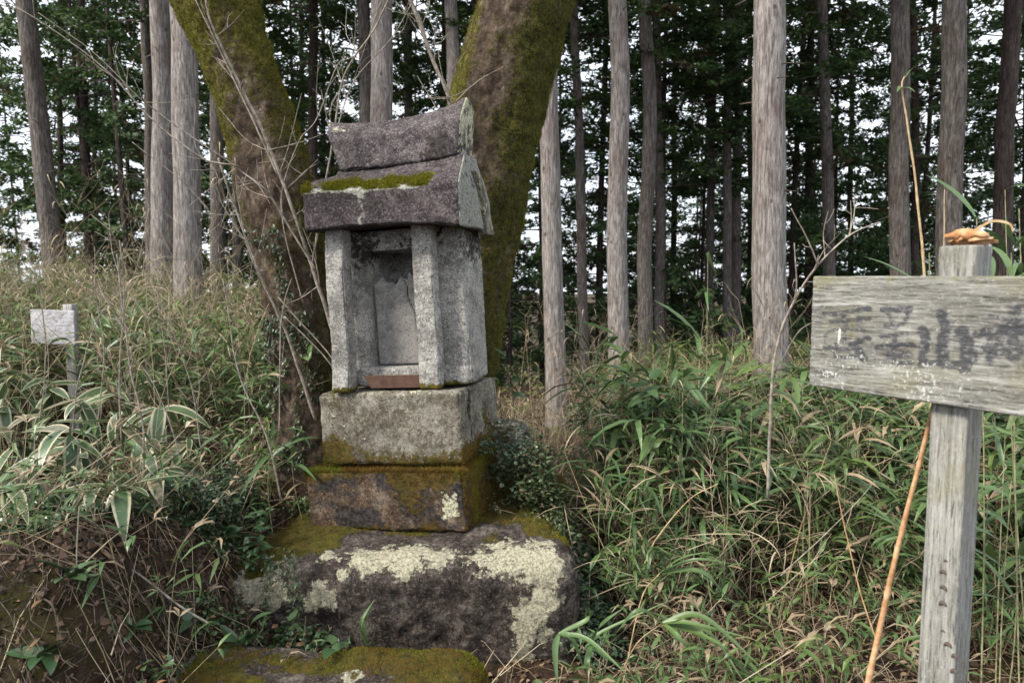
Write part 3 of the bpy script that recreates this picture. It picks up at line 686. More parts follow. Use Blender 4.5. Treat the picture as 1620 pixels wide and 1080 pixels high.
# block behind, half sunk in moss at the rear right
stone('rear_block', (.045, 3.18, .58, .30, .22, .22), (14, 0, 0), MT['base'], .02, None, lambda V, W, N: col(.35 + .4 * fbm(V, 8, 3, 3), .35 + .4 * fbm(V, 12, 3, 8), 0 * V[:, 0]), r=.035, seed=6, chips=.03)
# body with its niche
BW, BD, BH = .574, .318, .690
ox0, ox1, oz0, oz1 = -.455, -.135, .085, .600
e_ = .0012
def s_body(V, N):
    V = V.copy(); fr = V[:, 1] < .012
    ins = (V[:, 0] > ox0) & (V[:, 0] < ox1) & (V[:, 2] > oz0) & (V[:, 2] < oz1)
    V[:, 1] += fr * ins * .275
    V[:, 1] += fr * (~ins) * (.012 * sstep(oz0, oz0 - .01, V[:, 2]) * -1)
    rt_ = N[:, 0] > .3
    V[:, 0] += rt_ * (.02 * sstep(.25, .05, V[:, 1]) * sstep(.45, .0, V[:, 2]))
    V[:, 1] -= fr * sstep(-.06, -.02, V[:, 0]) * .0
    return V
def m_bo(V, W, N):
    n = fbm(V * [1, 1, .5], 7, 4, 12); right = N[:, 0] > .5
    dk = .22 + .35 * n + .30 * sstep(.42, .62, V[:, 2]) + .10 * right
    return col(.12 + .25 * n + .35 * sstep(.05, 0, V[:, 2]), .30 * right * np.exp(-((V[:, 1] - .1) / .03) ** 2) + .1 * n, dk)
ex = [BW + v for v in (ox0 - e_, ox0 + e_, ox1 - e_, ox1 + e_)]
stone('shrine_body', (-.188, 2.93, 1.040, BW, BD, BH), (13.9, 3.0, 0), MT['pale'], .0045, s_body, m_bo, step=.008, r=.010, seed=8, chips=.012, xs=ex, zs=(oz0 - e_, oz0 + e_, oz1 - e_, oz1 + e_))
# sill ledge
stone('sill', (-.335, 2.955, 1.088, .36, .05, .030), (13.9, 3.0, 0), MT['pale'], .003, None, None, r=.006, seed=10, chips=.006)
# pillars
def s_pl(V, N):
    V = V.copy(); V[:, 0] += .004 * np.sin(V[:, 2] * 9) ; return V
def m_pi(V, W, N):
    n = fbm(V, 8, 4, 15); return col(.08 + .3 * n + .5 * sstep(.06, 0., V[:, 2]), .12 + .3 * n, .08 + .25 * n)
stone('pillar', (-.703, 2.92, 1.005, .086, .086, .705), (14, 1.5, 0), MT['pale'], .004, s_pl, m_pi, step=.007, r=.010, seed=12, chips=.014)
stone('pillar', (-.307, 2.86, 1.030, .093, .076, .715), (14, 2.6, 0), MT['pale'], .004, s_pl, m_pi, step=.007, r=.010, seed=14, chips=.014)
# roof stone: upright fascia, concave slope up to the ridge, upturned eaves
RW, RD, RH = .690, .50, .312
def s_rf(V, N):
    V = V.copy(); x, y, z = V.T; xx = (x + RW / 2) / (RW / 2); t = z / RH
    # profile: depth limits as a function of height
    f0 = np.interp(z, [0, .165, .20, .24, .28, RH], [.0, -.004, .035, .085, .13, .155]); f1 = RD - np.interp(z, [0, .12, .18, .24, RH], [.0, .02, .08, .14, .17])
    V[:, 1] = f0 + (y / RD) * (f1 - f0)
    V[:, 0] = -RW / 2 + (x + RW / 2) * (1 - .26 * sstep(.16, .25, z) * (x < -RW / 2) - .055 * sstep(.15, .31, z) * (x > -RW / 2))
    z = z - .052 * sstep(.19, .31, z) * np.clip(.15 + .5 * (1 - xx), 0, 1.05)
    V[:, 2] = z + .022 * (1 - xx ** 2) * np.clip(1 - t * 3, 0, 1) * 1.0 + .016 * xx ** 2 * sstep(.1, .2, z)
    return V
def m_rf(V, W, N):
    x, y, z = V.T; n = fbm(V, 8, 4, 18); gab = N[:, 0] > .6
    topz = z > .168
    mo = .95 * topz * sstep(.245, .19, z + .03 * n) * sstep(-.10, -.16, x) * (~gab) * (y < .15) + .9 * np.exp(-((x + .135) / .04) ** 2 - ((z - .205) / .03) ** 2) * (y < .15)
    mo = mo * (.78 + 1.1 * fbm(V, 13, 3, 33))
    li = .9 * np.exp(-((z - .166 - .010 * n) / .012) ** 2) * sstep(-.12, -.2, x) * (y < .05) + .72 * gab + .45 * np.exp(-((x + .42) / .035) ** 2) * (~gab) * (y < .05) * sstep(.18, .15, z) + .35 * np.exp(-((x + .34) / .03) ** 2) * sstep(.10, .02, z) * (y < .05)
    return col(mo * (1 + .5 * n), li + .2 * n * gab, .24 + .6 * n - .35 * gab)
MT['roofs'] = stone_mat('roof_stone', [(.030, .023, .026), (.062, .050, .053), (.135, .115, .113)], 110, (.32, .29, .28), .55, (.017, .013, .015), lichen=(.33, .33, .285), moss=(.10, .11, .010), moss2=(.17, .17, .018), bd=.007)
o_, rV, rW, rN, rA = stone('roof', (-.203, 2.735, 1.703, RW, RD, RH), (13.2, 1.2, .8), MT['roofs'], .006, s_rf, m_rf, step=.008, r=.012, seed=20, chips=.018)
# the split rear bargeboard piece
def s_bp(V, N):
    V = V.copy(); t = V[:, 2] / .27; V[:, 1] = V[:, 1] * (1 - .55 * t) - .13 * t ** 1.2; return V
stone('bargeboard_piece', (-.108, 3.075, 1.690, .045, .13, .27), (13.2, 2.0, 3), MT['base'], .005, s_bp, lambda V, W, N: col(.1 + .2 * N[:, 0], .3 + .3 * fbm(V, 10, 3, 2), .3 + 0 * N[:, 0]), r=.008, seed=24, chips=.012)
# ridge stone
GW, GD, GH = .62, .17, .218
def s_rg(V, N):
    V = V.copy(); x, y, z = V.T; xx = (x + GW / 2) / (GW / 2); t = z / GH
    V[:, 0] = -GW / 2 + (x + GW / 2) * np.where(x > -GW / 2, .90 + .13 * t, .86 + .24 * t)
    V[:, 2] = z + t * (.052 * np.clip(xx, 0, 1) ** 2.2 + .034 * np.clip(-xx, 0, 1) ** 2) - .006 * t
    V[:, 1] = GD / 2 + (y - GD / 2) * (1.05 - .12 * t) + .060 * np.clip((t - .60) / .40, 0, 1) ** 1.2 * (y < GD / 2) - .03 * (t > .7) * 0
    top = sstep(.75, 1., t); V[:, 2] -= .035 * top * ((y - GD / 2) / (GD / 2)) ** 2
    return V
def m_rg(V, W, N):
    tz = sstep(.60, .74, V[:, 2] / GH)
    n = fbm(V, 7, 4, 22); gab = N[:, 0] > .6
    li = .55 * gab + .38 * np.exp(-((V[:, 0] + .42) / .03) ** 2 - ((V[:, 2] - .08) / .05) ** 2) + .25 * n + .16 * tz
    return col(.05 + .1 * n, li, .34 + .6 * n - .35 * gab - .55 * tz)
stone('ridge_stone', (-.190, 2.872, 2.000, GW, GD + .02, GH), (14, 4.7, .3), MT['dark'], .008, s_rg, m_rg, step=.008, r=.016, seed=26, chips=.022)

# tablet standing in the niche
Fm = frame((13.9, 3.0, 0)); bo0 = np.array([-.188, 2.93, 1.040])
def BL(x, y, z): return Fm @ np.array([x, y, z]) + bo0
V, F, N = rbox(.275, .028, .385, .006, .008, xs=(), zs=())
x, z = V[:, 0].copy(), V[:, 2].copy()
t_ = np.clip(z / .385, 0, 1)
V[:, 2] = z - sstep(.8, 1, t_) * (.030 * (x < -.11) + .012 * np.sin(x * 60) + .006 * np.sin(x * 140))
V[:, 0] = x
crk = -.135 + .10 * (1 - t_) ** 1 * 1.0 + .006 * np.sin(z * 40)
V[:, 2] *= 1.06
cm = np.exp(-((V[:, 0] - crk) / .0035) ** 2) * (t_ > .35) * (V[:, 1] < .015)
V[:, 1] += cm * .012
V = V + N * (.004 * fbm(V, 10, 3, 5))[:, None]
V[:, 0] -= .163; V[:, 1] += .050; V[:, 2] += .090
W = V @ Fm.T + bo0
tb = mk('stone_tablet', W, F, MT['tablet'], loc=BL(-.29, .06, .122), attrs={'mask': col(0 * t_, .05 + 0 * t_, cm * .9 + .1 * fbm(V, 8, 3, 6))})
tag(tb, 'cracked grey stone tablet with broken top standing in the shrine niche', 'tablet')
# carved marks on the tablet: small shallow strokes near the right pillar
cs = []
for (u0, v0, u1, v1) in [(-.215, .36, -.200, .40), (-.205, .40, -.19, .43), (-.22, .33, -.20, .345), (-.215, .30, -.195, .32), (-.218, .27, -.198, .285), (-.222, .24, -.204, .252), (-.215, .215, -.21, .19), (-.20, .18, -.19, .175), (-.215, .165, -.208, .15), (-.205, .16, -.195, .15), (-.200, .40, -.196, .28)]:
    a0, b0 = BL(u0 - .03, .0445, v0), BL(u1 - .03, .0445, v1); cs.append(tube(np.array([a0, (a0 + b0) / 2, b0]), .0009, 4))
V, F = quads2tris_safe(*cat_(cs)); mk('carved_mark', V, F, MT['darktwig'], tb, loc=None, smooth=False).location = (0, 0, 0)
bpy.data.objects['carved_mark'].location = (0, 0, 0)

# rusty tray: thin folded sheet, open on top, sloping ends
def bxq(c0, c1): pass
tw = .235; tr_ = empty('metal_tray', BL(-.31, -.03, .01), 'rusty brown metal offering tray between the two pillars', 'tray')
def sheet(name, q8, par):
    V = np.array(q8); F = [[0, 1, 2, 3], [7, 6, 5, 4], [0, 4, 5, 1], [1, 5, 6, 2], [2, 6, 7, 3], [3, 7, 4, 0]]
    o = mk(name, V, F, MT['rust'], par, smooth=False)
    bv = o.modifiers.new('bevel', 'BEVEL'); bv.width = .0008; bv.segments = 1; return o
def TL(x, y, z): return BL(x - .20, y - .075, z - .002)
zt, zb_, th = .062, .004, .002
sheet('front_wall', [TL(-.225, 0, zb_), TL(.0, 0, zb_), TL(.02, -.012, zt), TL(-.25, -.012, zt), TL(-.225, th, zb_), TL(0, th, zb_), TL(.02, -.012 + th, zt), TL(-.25, -.012 + th, zt)], tr_)
sheet('back_wall', [TL(-.225, .062, zb_), TL(.0, .062, zb_), TL(.02, .072, zt - .006), TL(-.25, .072, zt - .006), TL(-.225, .064, zb_), TL(0, .064, zb_), TL(.02, .074, zt - .006), TL(-.25, .074, zt - .006)], tr_)
sheet('end_wall', [TL(-.225, th, zb_), TL(-.225, .062, zb_), TL(-.25, .072, zt - .003), TL(-.25, -.010, zt - .003), TL(-.223, th, zb_), TL(-.223, .062, zb_), TL(-.248, .072, zt - .003), TL(-.248, -.010, zt - .003)], tr_)
sheet('end_wall', [TL(0, th, zb_), TL(0, .062, zb_), TL(.02, .072, zt - .003), TL(.02, -.010, zt - .003), TL(-.002, th, zb_), TL(-.002, .062, zb_), TL(.018, .072, zt - .003), TL(.018, -.010, zt - .003)], tr_)
sheet('tray_floor', [TL(-.222, .003, zb_ + .001), TL(-.003, .003, zb_ + .001), TL(-.003, .061, zb_ + .001), TL(-.222, .061, zb_ + .001), TL(-.222, .003, zb_ + .003), TL(-.003, .003, zb_ + .003), TL(-.003, .061, zb_ + .003), TL(-.222, .061, zb_ + .003)], tr_)

# ---------------------------------------------------------------- moss tufts
def moss_part(name, parts, par):
    V, F, A = cat_([p for p in parts if p is not None]); o = mk(name, V, F, MT['mossb'], par, attrs={'lc': A}, smooth=False); o['kind'] = 'stuff'
moss_part('moss', [tufts(rW, rN, rA, .55, 14000, (.005, .015), (rV[:, 2] > .165) & (rV[:, 1] < .16), (0, .12), 1)], shr)
moss_part('moss', [tufts(pW, pN, pA, .72, 42000, (.008, .020), (pV[:, 2] > .15) | (pN[:, 0] > .5), (.25, 1.0), 2),
                   tufts(pW, pN, pA, .45, 9000, (.004, .009), (pV[:, 2] < .17), (.4, 1.), 3),
                   tufts(baW, baN, baA, .50, 16000, (.004, .010), (baV[:, 2] < .14), (.2, .95), 4)], shr)
for (o_, W_, N_, A_, n_) in ((bo, bW, bN, bA, 26000), (so_, sW, sN, sA, 26000)):
    q = tufts(W_, N_, A_, .5, n_, (.004, .011), (W_[:, 2] > .1), (.1, .9), 5)
    ob = mk('moss', q[0], q[1], MT['mossb'], loc=np.array(o_.location), attrs={'lc': q[2]}, smooth=False); ob.parent = o_; ob.location = (0, 0, 0); ob['kind'] = 'stuff'

# ---------------------------------------------------------------- wooden signboard on its post (right)
BY = R(57); ud = np.array([math.cos(BY), -math.sin(BY), 0]); nd = np.array([-math.sin(BY), -math.cos(BY), 0])
p0 = P(1286, 437, 1.67); BWd, BHt, BT = .66, .268, .028
p0b = p0 - np.array([0, 0, BHt])
sg = empty('wooden_signboard', p0b + ud * .33 - nd * -.0 + np.array([0, 0, -1.25]), 'weathered wooden signboard with faded black brush characters on a square post', 'sign')
V, F, N = rbox(BWd, BT, BHt, .0022, .004); V[:, 0] += BWd
keep = None
V += N * (.0012 * fbm(V * [.3, 1, 3], 40, 4, 3) + .0015 * fbm(V * [.4, 1, 1], 6, 2, 4))[:, None]
V[:, 0] -= 0 * (V[:, 0] < .02) * .004 * (1 + fbm(V * [0, 0, 1], 30, 3, 7)) * -1
def to_uv(px, py):
    d = P(px, py, 1.) - np.array([0, 0, 1.5]); s = np.dot(p0b - [0, 0, 1.5], nd) / np.dot(d, nd); q = np.array([0, 0, 1.5]) + d * s - p0b
    return np.dot(q, ud), q[2]
strokes = [([(200, 400), (470, 385)], 34, .6), ([(190, 470), (300, 455), (450, 470)], 30, .55), ([(250, 560), (240, 660), (420, 640)], 34, .6), ([(590, 430), (720, 425)], 34, .6), ([(660, 500), (650, 680)], 34, .6), ([(300, 330), (290, 400)], 34, .6), ([(1330, 470), (1340, 700)], 40, .6), ([(1420, 380), (1540, 380)], 40, .55), ([(160, 345), (320, 335), (480, 315)], 40, .62), ([(380, 300), (480, 300)], 34, .5), ([(300, 400), (300, 600)], 34, .5), ([(345, 420), (335, 520)], 30, .45), ([(350, 570), (470, 520)], 38, .8), ([(170, 590), (320, 605)], 44, .62),
 ([(385, 600), (430, 660)], 60, .85), ([(140, 745), (240, 790)], 50, .42), ([(200, 430), (160, 540)], 30, .4),
 ([(570, 320), (760, 318)], 42, .72), ([(748, 320), (735, 385)], 38, .65), ([(600, 340), (640, 405)], 36, .5), ([(560, 505), (745, 490)], 34, .55), ([(530, 578), (790, 570)], 34, .8), ([(620, 640), (760, 640)], 56, .6), ([(640, 690), (775, 690)], 40, .55),
 ([(850, 465), (880, 520), (860, 600), (868, 690)], 52, .85), ([(985, 345), (1015, 430), (990, 560), (1000, 690)], 62, .82), ([(1140, 465), (1165, 560), (1150, 725)], 66, .95), ([(850, 695), (1000, 690), (1180, 705)], 44, .85),
 ([(1215, 490), (1250, 498)], 36, .75), ([(1330, 355), (1375, 365)], 34, .6), ([(1505, 320), (1490, 460), (1490, 650)], 70, .6), ([(1305, 470), (1440, 462), (1575, 450)], 62, .85), ([(1395, 500), (1395, 640)], 60, .62), ([(1300, 600), (1575, 590)], 56, .66), ([(1230, 620), (1230, 680)], 42, .55), ([(1570, 500), (1570, 700)], 40, .5)]
ink = np.zeros(len(V)); fr = V[:, 1] < .004
uv = np.stack([V[:, 0], V[:, 2]], -1)
wn = uv + .006 * np.stack([fbm(V, 18, 3, 31), fbm(V, 18, 3, 32)], -1)
for pts, wd, st in strokes:
    q = [to_uv(1270 + a_ / 4.5, 420 + b_ / 4.5) for a_, b_ in pts]; rw = wd / 4.5 / 1080 * 1.45 / 2
    for (a0, b0) in zip(q[:-1], q[1:]):
        a0, b0 = np.array(a0), np.array(b0); ab = b0 - a0; t = np.clip(((wn - a0) @ ab) / (ab @ ab), 0, 1); d = np.linalg.norm((wn - a0 - t[:, None] * ab) * [.85, 1.], axis=1)
        ink = np.maximum(ink, st * sstep(1.9, .35, d / rw) ** .9)
ink = np.maximum(np.minimum(.95, ink * 1.2), .26 * sstep(.12, .3, V[:, 2] / BHt) * sstep(.8, .6, V[:, 2] / BHt) * (1 + fbm(V, 14, 3, 44))) * fr
z_ = V[:, 2] / BHt
gr = .42 * sstep(.72, .98, z_) + .25 * sstep(.15, .5, z_) * .5 + .55 * np.exp(-((V[:, 0] - .105) / .012) ** 2) * sstep(.42, .5, z_) * sstep(.78, .7, z_) + .25 * fbm(V, 9, 3, 5)
u1, v1 = to_uv(1328, 530)
li = .32 * sstep(.45, .2, z_) + .22 * ink + .1 + .25 * fbm(V, 12, 3, 6) + 1.1 * np.exp(-((V[:, 0] - u1) / .0035) ** 2 - ((V[:, 2] - v1) / .016) ** 2)
bd = mk('board', V, F, MT['board'], sg, local=True, attrs={'mask': np.clip(col(ink, gr, li), 0, 1)})
bd.location = Vector((p0b - np.array(sg.location)).tolist()); bd.rotation_euler = (0, 0, -BY)
PW = .073; pc = p0b + ud * .282 - nd * (BT + .001)
ztop = P(1530, 388, 1.42)[2]; zbot = float(H(pc[0], pc[1])) - .15; ph = ztop - zbot
V, F, N = rbox(PW, PW, ph, .011, .005); V[:, 0] += PW
V += N * (.0018 * fbm(V * [1, 1, .15], 30, 4, 3))[:, None]
crk = np.exp(-((V[:, 0] - .042 - .003 * np.sin(V[:, 2] * 5)) / .0022) ** 2) * (V[:, 1] < .003)
z_ = V[:, 2] - zbot * 0
V[:, 1] += crk * .004
mkp = np.clip(col(0 * z_, .25 + .4 * fbm(V * [1, 1, .4], 7, 3, 3) + .3 * sstep(1.1, .6, z_), .12 + .5 * sstep(1.15, .7, z_) * .5 + .2 * fbm(V, 8, 3, 9)), 0, 1)
po = mk('post', V, F, MT['post'], sg, local=True, attrs={'mask': mkp})
po.location = Vector((pc[0] - sg.location.x, pc[1] - sg.location.y, zbot - sg.location.z)); po.rotation_euler = (R(0), R(-.4), -BY)
# dark bracket fungi up the crack of the post
for q, (px, py, s) in enumerate([(1496, 887, .8), (1492, 905, 1.3), (1493, 930, 1.5), (1492, 955, 1.6), (1492, 998, .9), (1500, 1020, 1.6), (1511, 1038, 1.4), (1510, 1062, 1.5), (1520, 1046, .8)]):
    d = P(px, py, 1.) - np.array([0, 0, 1.5]); s_ = np.dot(pc - [0, 0, 1.5], nd) / np.dot(d, nd); c0 = np.array([0, 0, 1.5]) + d * s_
    s *= .8
    V, F, N = rbox(.013 * s, .006 * s, .006 * s, .002, .0025 * s); V[:, 0] += .0065 * s; V[:, 1] -= .004 * s; V[:, 2] -= .012 * s * (V[:, 0] / .0065 / s) ** 2 * .35
    f = mk('bracket_fungus', V, F, MT['darktwig'], None, loc=c0, local=True); f.rotation_euler = (0, R(U(-20, 25)), -BY)
    tag(f, 'tiny dark bracket fungus, ' + ['topmost', 'second from the top', 'third from the top', 'fourth from the top', 'fifth from the top', 'sixth from the top', 'seventh from the top', 'lowest', 'smallest one near the bottom'][q] + ' on the sign post crack', 'fungus', 'bracket fungi up the crack of the sign post')
# curled dry leaf on the post top
def ribbon(path, wid, nrm, cup=.3, seg=6):
    path = np.asarray(path, float); n = len(path); T = np.gradient(path, axis=0); T /= np.linalg.norm(T, axis=1)[:, None]
    S = np.cross(T, nrm); S /= np.linalg.norm(S, axis=1)[:, None]; Nn = np.cross(S, T); t = np.linspace(-1, 1, seg + 1)
    V = path[:, None] + S[:, None] * (t[None, :, None] * np.asarray(wid)[:, None, None]) + Nn[:, None] * ((t ** 2)[None, :, None] * np.asarray(wid)[:, None, None] * cup)
    V = V.reshape(-1, 3); i = np.arange(n - 1)[:, None] * (seg + 1) + np.arange(seg)[None]; F = np.stack([i, i + 1, i + seg + 2, i + seg + 1], -1).reshape(-1, 4)
    return V, F
tp = pc + ud * .03 - nd * .03; tp[2] = ztop
m = M('orange_dead_leaf')
MT['oleaf'] = m.done(m.ramp(m.noise(30, 6, .7), (.35, (.30, .13, .05)), (.5, (.52, .27, .12)), (.68, (.68, .48, .30))), .7, m.noise(100, 3, .6, (1, .2, 1)), .001, .6, .3, .15)
cl = empty('curled_leaf', tp, 'curled orange brown dead leaf lying on top of the sign post', 'leaf')
for q in range(3):
    a_ = tp - ud * (.045 - .006 * q) + np.array([0, 0, .006 + .005 * q]) + nd * (.012 * (q - 1)); b_ = tp + ud * .048 + np.array([0, 0, .008 + .003 * q]) + nd * .008 * (q - 1)
    pth = spline([a_, (a_ * .6 + b_ * .4) + [0, 0, .010], b_], 10); V, F = ribbon(pth, .013 * np.sin(np.linspace(.25, 3.05, 10)) ** .6 * (1 + .35 * np.sin(np.arange(10) * 2.1 + q)), np.array([0, 0, 1.]) + nd * (.9 * q - .8), -.9); V += .0022 * np.stack([fbm(V, 90, 2, 1 + q), fbm(V, 90, 2, 2 + q), fbm(V, 90, 2, 3 + q)], -1); V = V - ud * (.006 * (q - 1)) + np.array([0, 0, .004 * q])
    o = mk('leaf_lobe', V, F, MT['oleaf'], cl); sm = o.modifiers.new('solid', 'SOLIDIFY'); sm.thickness = .0008
pth = spline([tp + [0, 0, .012] - ud * .01, tp + ud * .02 + [0, 0, .035], tp + ud * .045 + [0, 0, .048], tp + ud * .075 + [0, 0, .040], tp + ud * .082 + [0, 0, .022]], 14)
V, F = ribbon(pth, np.linspace(.003, .0012, 14), nd * 1., .5, 3); o = mk('leaf_stalk', V, F, MT['cane'], cl); sm = o.modifiers.new('solid', 'SOLIDIFY'); sm.thickness = .0008

# ---------------------------------------------------------------- small sign at the left
sc3 = P(88, 517, 4.3); s2 = empty('small_signboard', (sc3[0], 4.34, float(H(sc3[0], 4.3))), 'small faded white signboard on a grey post among the grasses at the left', 'sign')
V, F, N = rbox(.295, .018, .215, .01, .003); V[:, 0] += .1475; V[:, 2] -= .107
V += N * (.001 * fbm(V, 20, 2, 3))[:, None]
inkm = .5 * np.exp(-((np.hypot(V[:, 0] + .02, V[:, 2] - .02) - .07) / .006) ** 2) * (V[:, 2] < 0.01) * (V[:, 1] < .002)
o = mk('board', V, F, MT['whiteboard'], s2, local=True, attrs={'mask': np.clip(col(inkm, .1 + 0 * inkm, .1 + 0 * inkm), 0, 1)}); o.location = Vector((sc3 - np.array(s2.location)).tolist()) + Vector((0, -.03, 0)); o.rotation_euler = (0, R(1.5), R(-6))
V, F, N = rbox(.06, .06, sc3[2] + .14 - s2.location.z + .1, .03, .004); V[:, 0] += .03
o = mk('post', V, F, MT['palepost'], s2, local=True, attrs={'mask': np.zeros((len(V), 3)) + .1}); o.location = (.055, 0, -.1)

# ---------------------------------------------------------------- individual leafy plants (each leaf a part)
def lvars(fn, mat, n, dryf, smooth=True):
    out = []
    for q in range(n):
        V, F, E = fn(); r_ = (q + .5) / n; d_ = dryf(q)
        out.append(mesh('leaf', V, F, mat, attrs={'lc': np.stack([np.full(len(V), r_), np.full(len(V), d_), E], 1)}, smooth=smooth))
    return out
LV = dict(
 kuma=lvars(lambda: blade(U(.16, .24), U(.038, .054), U(.15, .9), 9, U(.05, .25), U(-.5, .5)), MT['kuma'], 10, lambda q: .52 if q == 9 else U(0, .3)),
 bam=lvars(lambda: blade(U(.17, .27), U(.013, .021), U(.3, 1.), 9, .3, U(-.6, .6)), MT['bamboo'], 10, lambda q: .95 if q > 8 else U(0, .3)),
 broad=lvars(lambda: blade(U(.06, .085), U(.028, .038), U(.1, .6), 7, U(.1, .35)), MT['broad'], 7, lambda q: U(0, .2)),
 small=lvars(lambda: blade(U(.035, .05), U(.017, .023), U(.1, .6), 6, U(.1, .35)), MT['broad'], 7, lambda q: U(0, .2)))
def place_leaf(par, me, pos, d, roll, s=1.):
    o = bpy.data.objects.new('leaf', me); C.objects.link(o); o.parent = par
    o.matrix_local = Matrix.Translation(Vector((np.asarray(pos) - np.array(par.location)).tolist())) @ Matrix(basis(d, roll).tolist()).to_4x4() @ Matrix.Scale(s, 4)
    return o
def shoot(name, kind, base, tip, nleaf, label, cat, group, spread=1., s=1., rstem=.003, upbias=.25, droop=0.):
    t = empty(name, base, label, cat, group); mid = (np.asarray(base) + tip) / 2 + [U(-.03, .03), U(-.03, .03), .02]
    pth = spline([base, mid, tip], 8); V, F = tube(pth, np.linspace(rstem, rstem * .5, 8), 5); mk('stem', V, F, MT['culm'] if kind in ('kuma', 'bam') else MT['darktwig'], t)
    a0 = U(0, 6.28)
    for q in range(nleaf):
        az = a0 + q * 2.4 + U(-.4, .4); el = (U(-1.1, .45) if kind == 'kuma' else U(-.3, .8) + upbias) - droop; f = 1 - .35 * (q / nleaf) * (1 if kind != 'kuma' else .5)
        j = f * 7; i0 = min(6, int(j)); b_ = pth[i0] + (pth[i0 + 1] - pth[i0]) * (j - i0)
        place_leaf(t, random.choice(LV[kind]), b_, [math.cos(az) * math.cos(el) * spread, math.sin(az) * math.cos(el) * spread, math.sin(el)], U(-.5, .5), s * U(.8, 1.15))
    return t
# variegated sasa at the left
ordn = ['leftmost', 'second from the left', 'third from the left', 'fourth from the left', 'fifth from the left', 'sixth from the left', 'seventh from the left', 'eighth from the left', 'ninth from the left', 'tenth from the left']
KS = [(60, 745, 2.7, 5), (120, 715, 2.9, 6), (185, 665, 2.8, 5), (25, 690, 3.0, 6), (20, 760, 2.6, 5), (95, 790, 2.6, 5), (150, 760, 2.75, 6), (230, 700, 3.0, 5), (70, 660, 3.2, 5), (20, 830, 2.4, 5), (210, 800, 2.7, 6),
                       (165, 850, 2.45, 6), (130, 640, 3.3, 5), (280, 760, 3.1, 4), (60, 880, 2.2, 0), (255, 650, 3.4, 5), (190, 840, 2.4, 6), (5, 640, 3.2, 5), (110, 690, 2.6, 5), (45, 800, 2.5, 5), (245, 755, 2.7, 4), (300, 700, 3.3, 4), (170, 620, 3.5, 4), (80, 610, 3.6, 5), (15, 590, 3.6, 4), (140, 810, 2.6, 5)]
def rowlab(i, S, what, rows):
    y = S[i][1]; k = max(j for j, (lim, _) in enumerate(rows) if y >= lim); hi = rows[k + 1][0] if k + 1 < len(rows) else 9999
    m_ = sorted([S[j][0], j] for j in range(len(S)) if rows[k][0] <= S[j][1] < hi and S[j][3]); o_ = [j for _, j in m_].index(i)
    return f'{what} {rows[k][1]}, {ordn[o_]}'
for ki, (px, py, Y, n) in enumerate(KS):
    if not n: continue
    KL = rowlab(ki, KS, 'variegated sasa shoot', [(0, 'in the highest row of its patch'), (670, 'in the upper middle row of its patch'), (750, 'in the lower middle row of its patch'), (812, 'in the lowest row of its patch')])
    tip = P(px, py, Y); bx_, by_ = tip[0] + U(-.08, .08), Y + U(-.02, .1); zb = float(H(bx_, by_))
    if tip[2] < zb + .05: tip[2] = zb + .08
    shoot('sasa_shoot', 'kuma', np.array([bx_, by_, zb - .01]), tip + np.array([0, 0, .03]), n + 4, KL, 'sasa', 'variegated sasa shoots in the patch at the left', s=U(.95, 1.3), upbias=.05)
# foreground bamboo grass sprays right of the boulder
def spray(label, base, node, leaves, Y, grp='arching bamboo grass sprays right of the boulder'):
    bw = P(*base, Y); t = empty('bamboo_grass', (bw[0], Y, float(H(bw[0], Y))), label, 'bamboo grass', grp)
    nw = P(*node, Y - .05); pth = spline([np.array(t.location), (bw + nw) / 2 + [0, 0, .0], nw], 10); V, F = tube(pth, np.linspace(.0028, .0014, 10), 6); mk('stem', V, F, MT['cane'], t)
    for q, (mx_, my_, ex_, ey_, w_) in enumerate(leaves):
        e = P(ex_, ey_, Y - .05 - U(.0, .15)); m_ = P(mx_, my_, Y - .05 - U(0, .08)); pl = spline([nw, m_, e], 14); L = np.linspace(0, 1, 14)
        V, F = ribbon(pl, w_ * np.sin(np.pi * np.clip(L, .02, .985) ** .6) ** .75, np.array([0, -.45, 1.]), .35, 4)
        n5 = len(V); E = np.abs(np.tile(np.linspace(-1, 1, 5), 14)); lt_ = np.repeat(L, 5)
        A = np.stack([np.full(n5, U(.3, .7)), np.clip((lt_ - .86) * 4, 0, .9), E], 1)
        o = mk('leaf', V, F, MT['bamboo'], t, attrs={'lc': A})
    return t
spray('bamboo grass spray with three long leaves level with the middle of the boulder', (985, 990), (1044, 906), [(1080, 882, 1125, 872, .006), (1100, 885, 1158, 891, .007), (1110, 905, 1156, 953, .011)], 2.35)
spray('lowest arching bamboo grass spray with long blades pointing to the bottom right', (960, 1060), (1048, 985), [(1110, 975, 1202, 1052, .012), (1100, 1000, 1152, 1026, .012), (1075, 1010, 1110, 1052, .010), (1090, 985, 1190, 1010, .009), (1120, 1000, 1175, 1075, .008), (1010, 965, 975, 1000, .009)], 2.25)
spray('bamboo grass blades rising against the lower right end of the boulder', (880, 1075), (884, 1002), [(935, 975, 918, 948, .009), (878, 1030, 882, 1085, .011), (905, 1010, 924, 1060, .010), (930, 1012, 992, 1066, .009)], 2.2)
spray('bamboo grass tuft with upright blades close beside the boulder bottom', (930, 1080), (935, 1020), [(950, 990, 985, 962, .010), (928, 1050, 930, 1078, .010), (960, 1040, 1000, 1060, .008), (950, 1000, 1062, 948, .007)], 2.28)
spray('short curved bamboo blades standing in front of the boulder', (582, 1030), (580, 1022), [(572, 985, 592, 948, .008), (580, 985, 588, 955, .007), (590, 1010, 596, 985, .004)], 2.3, None)
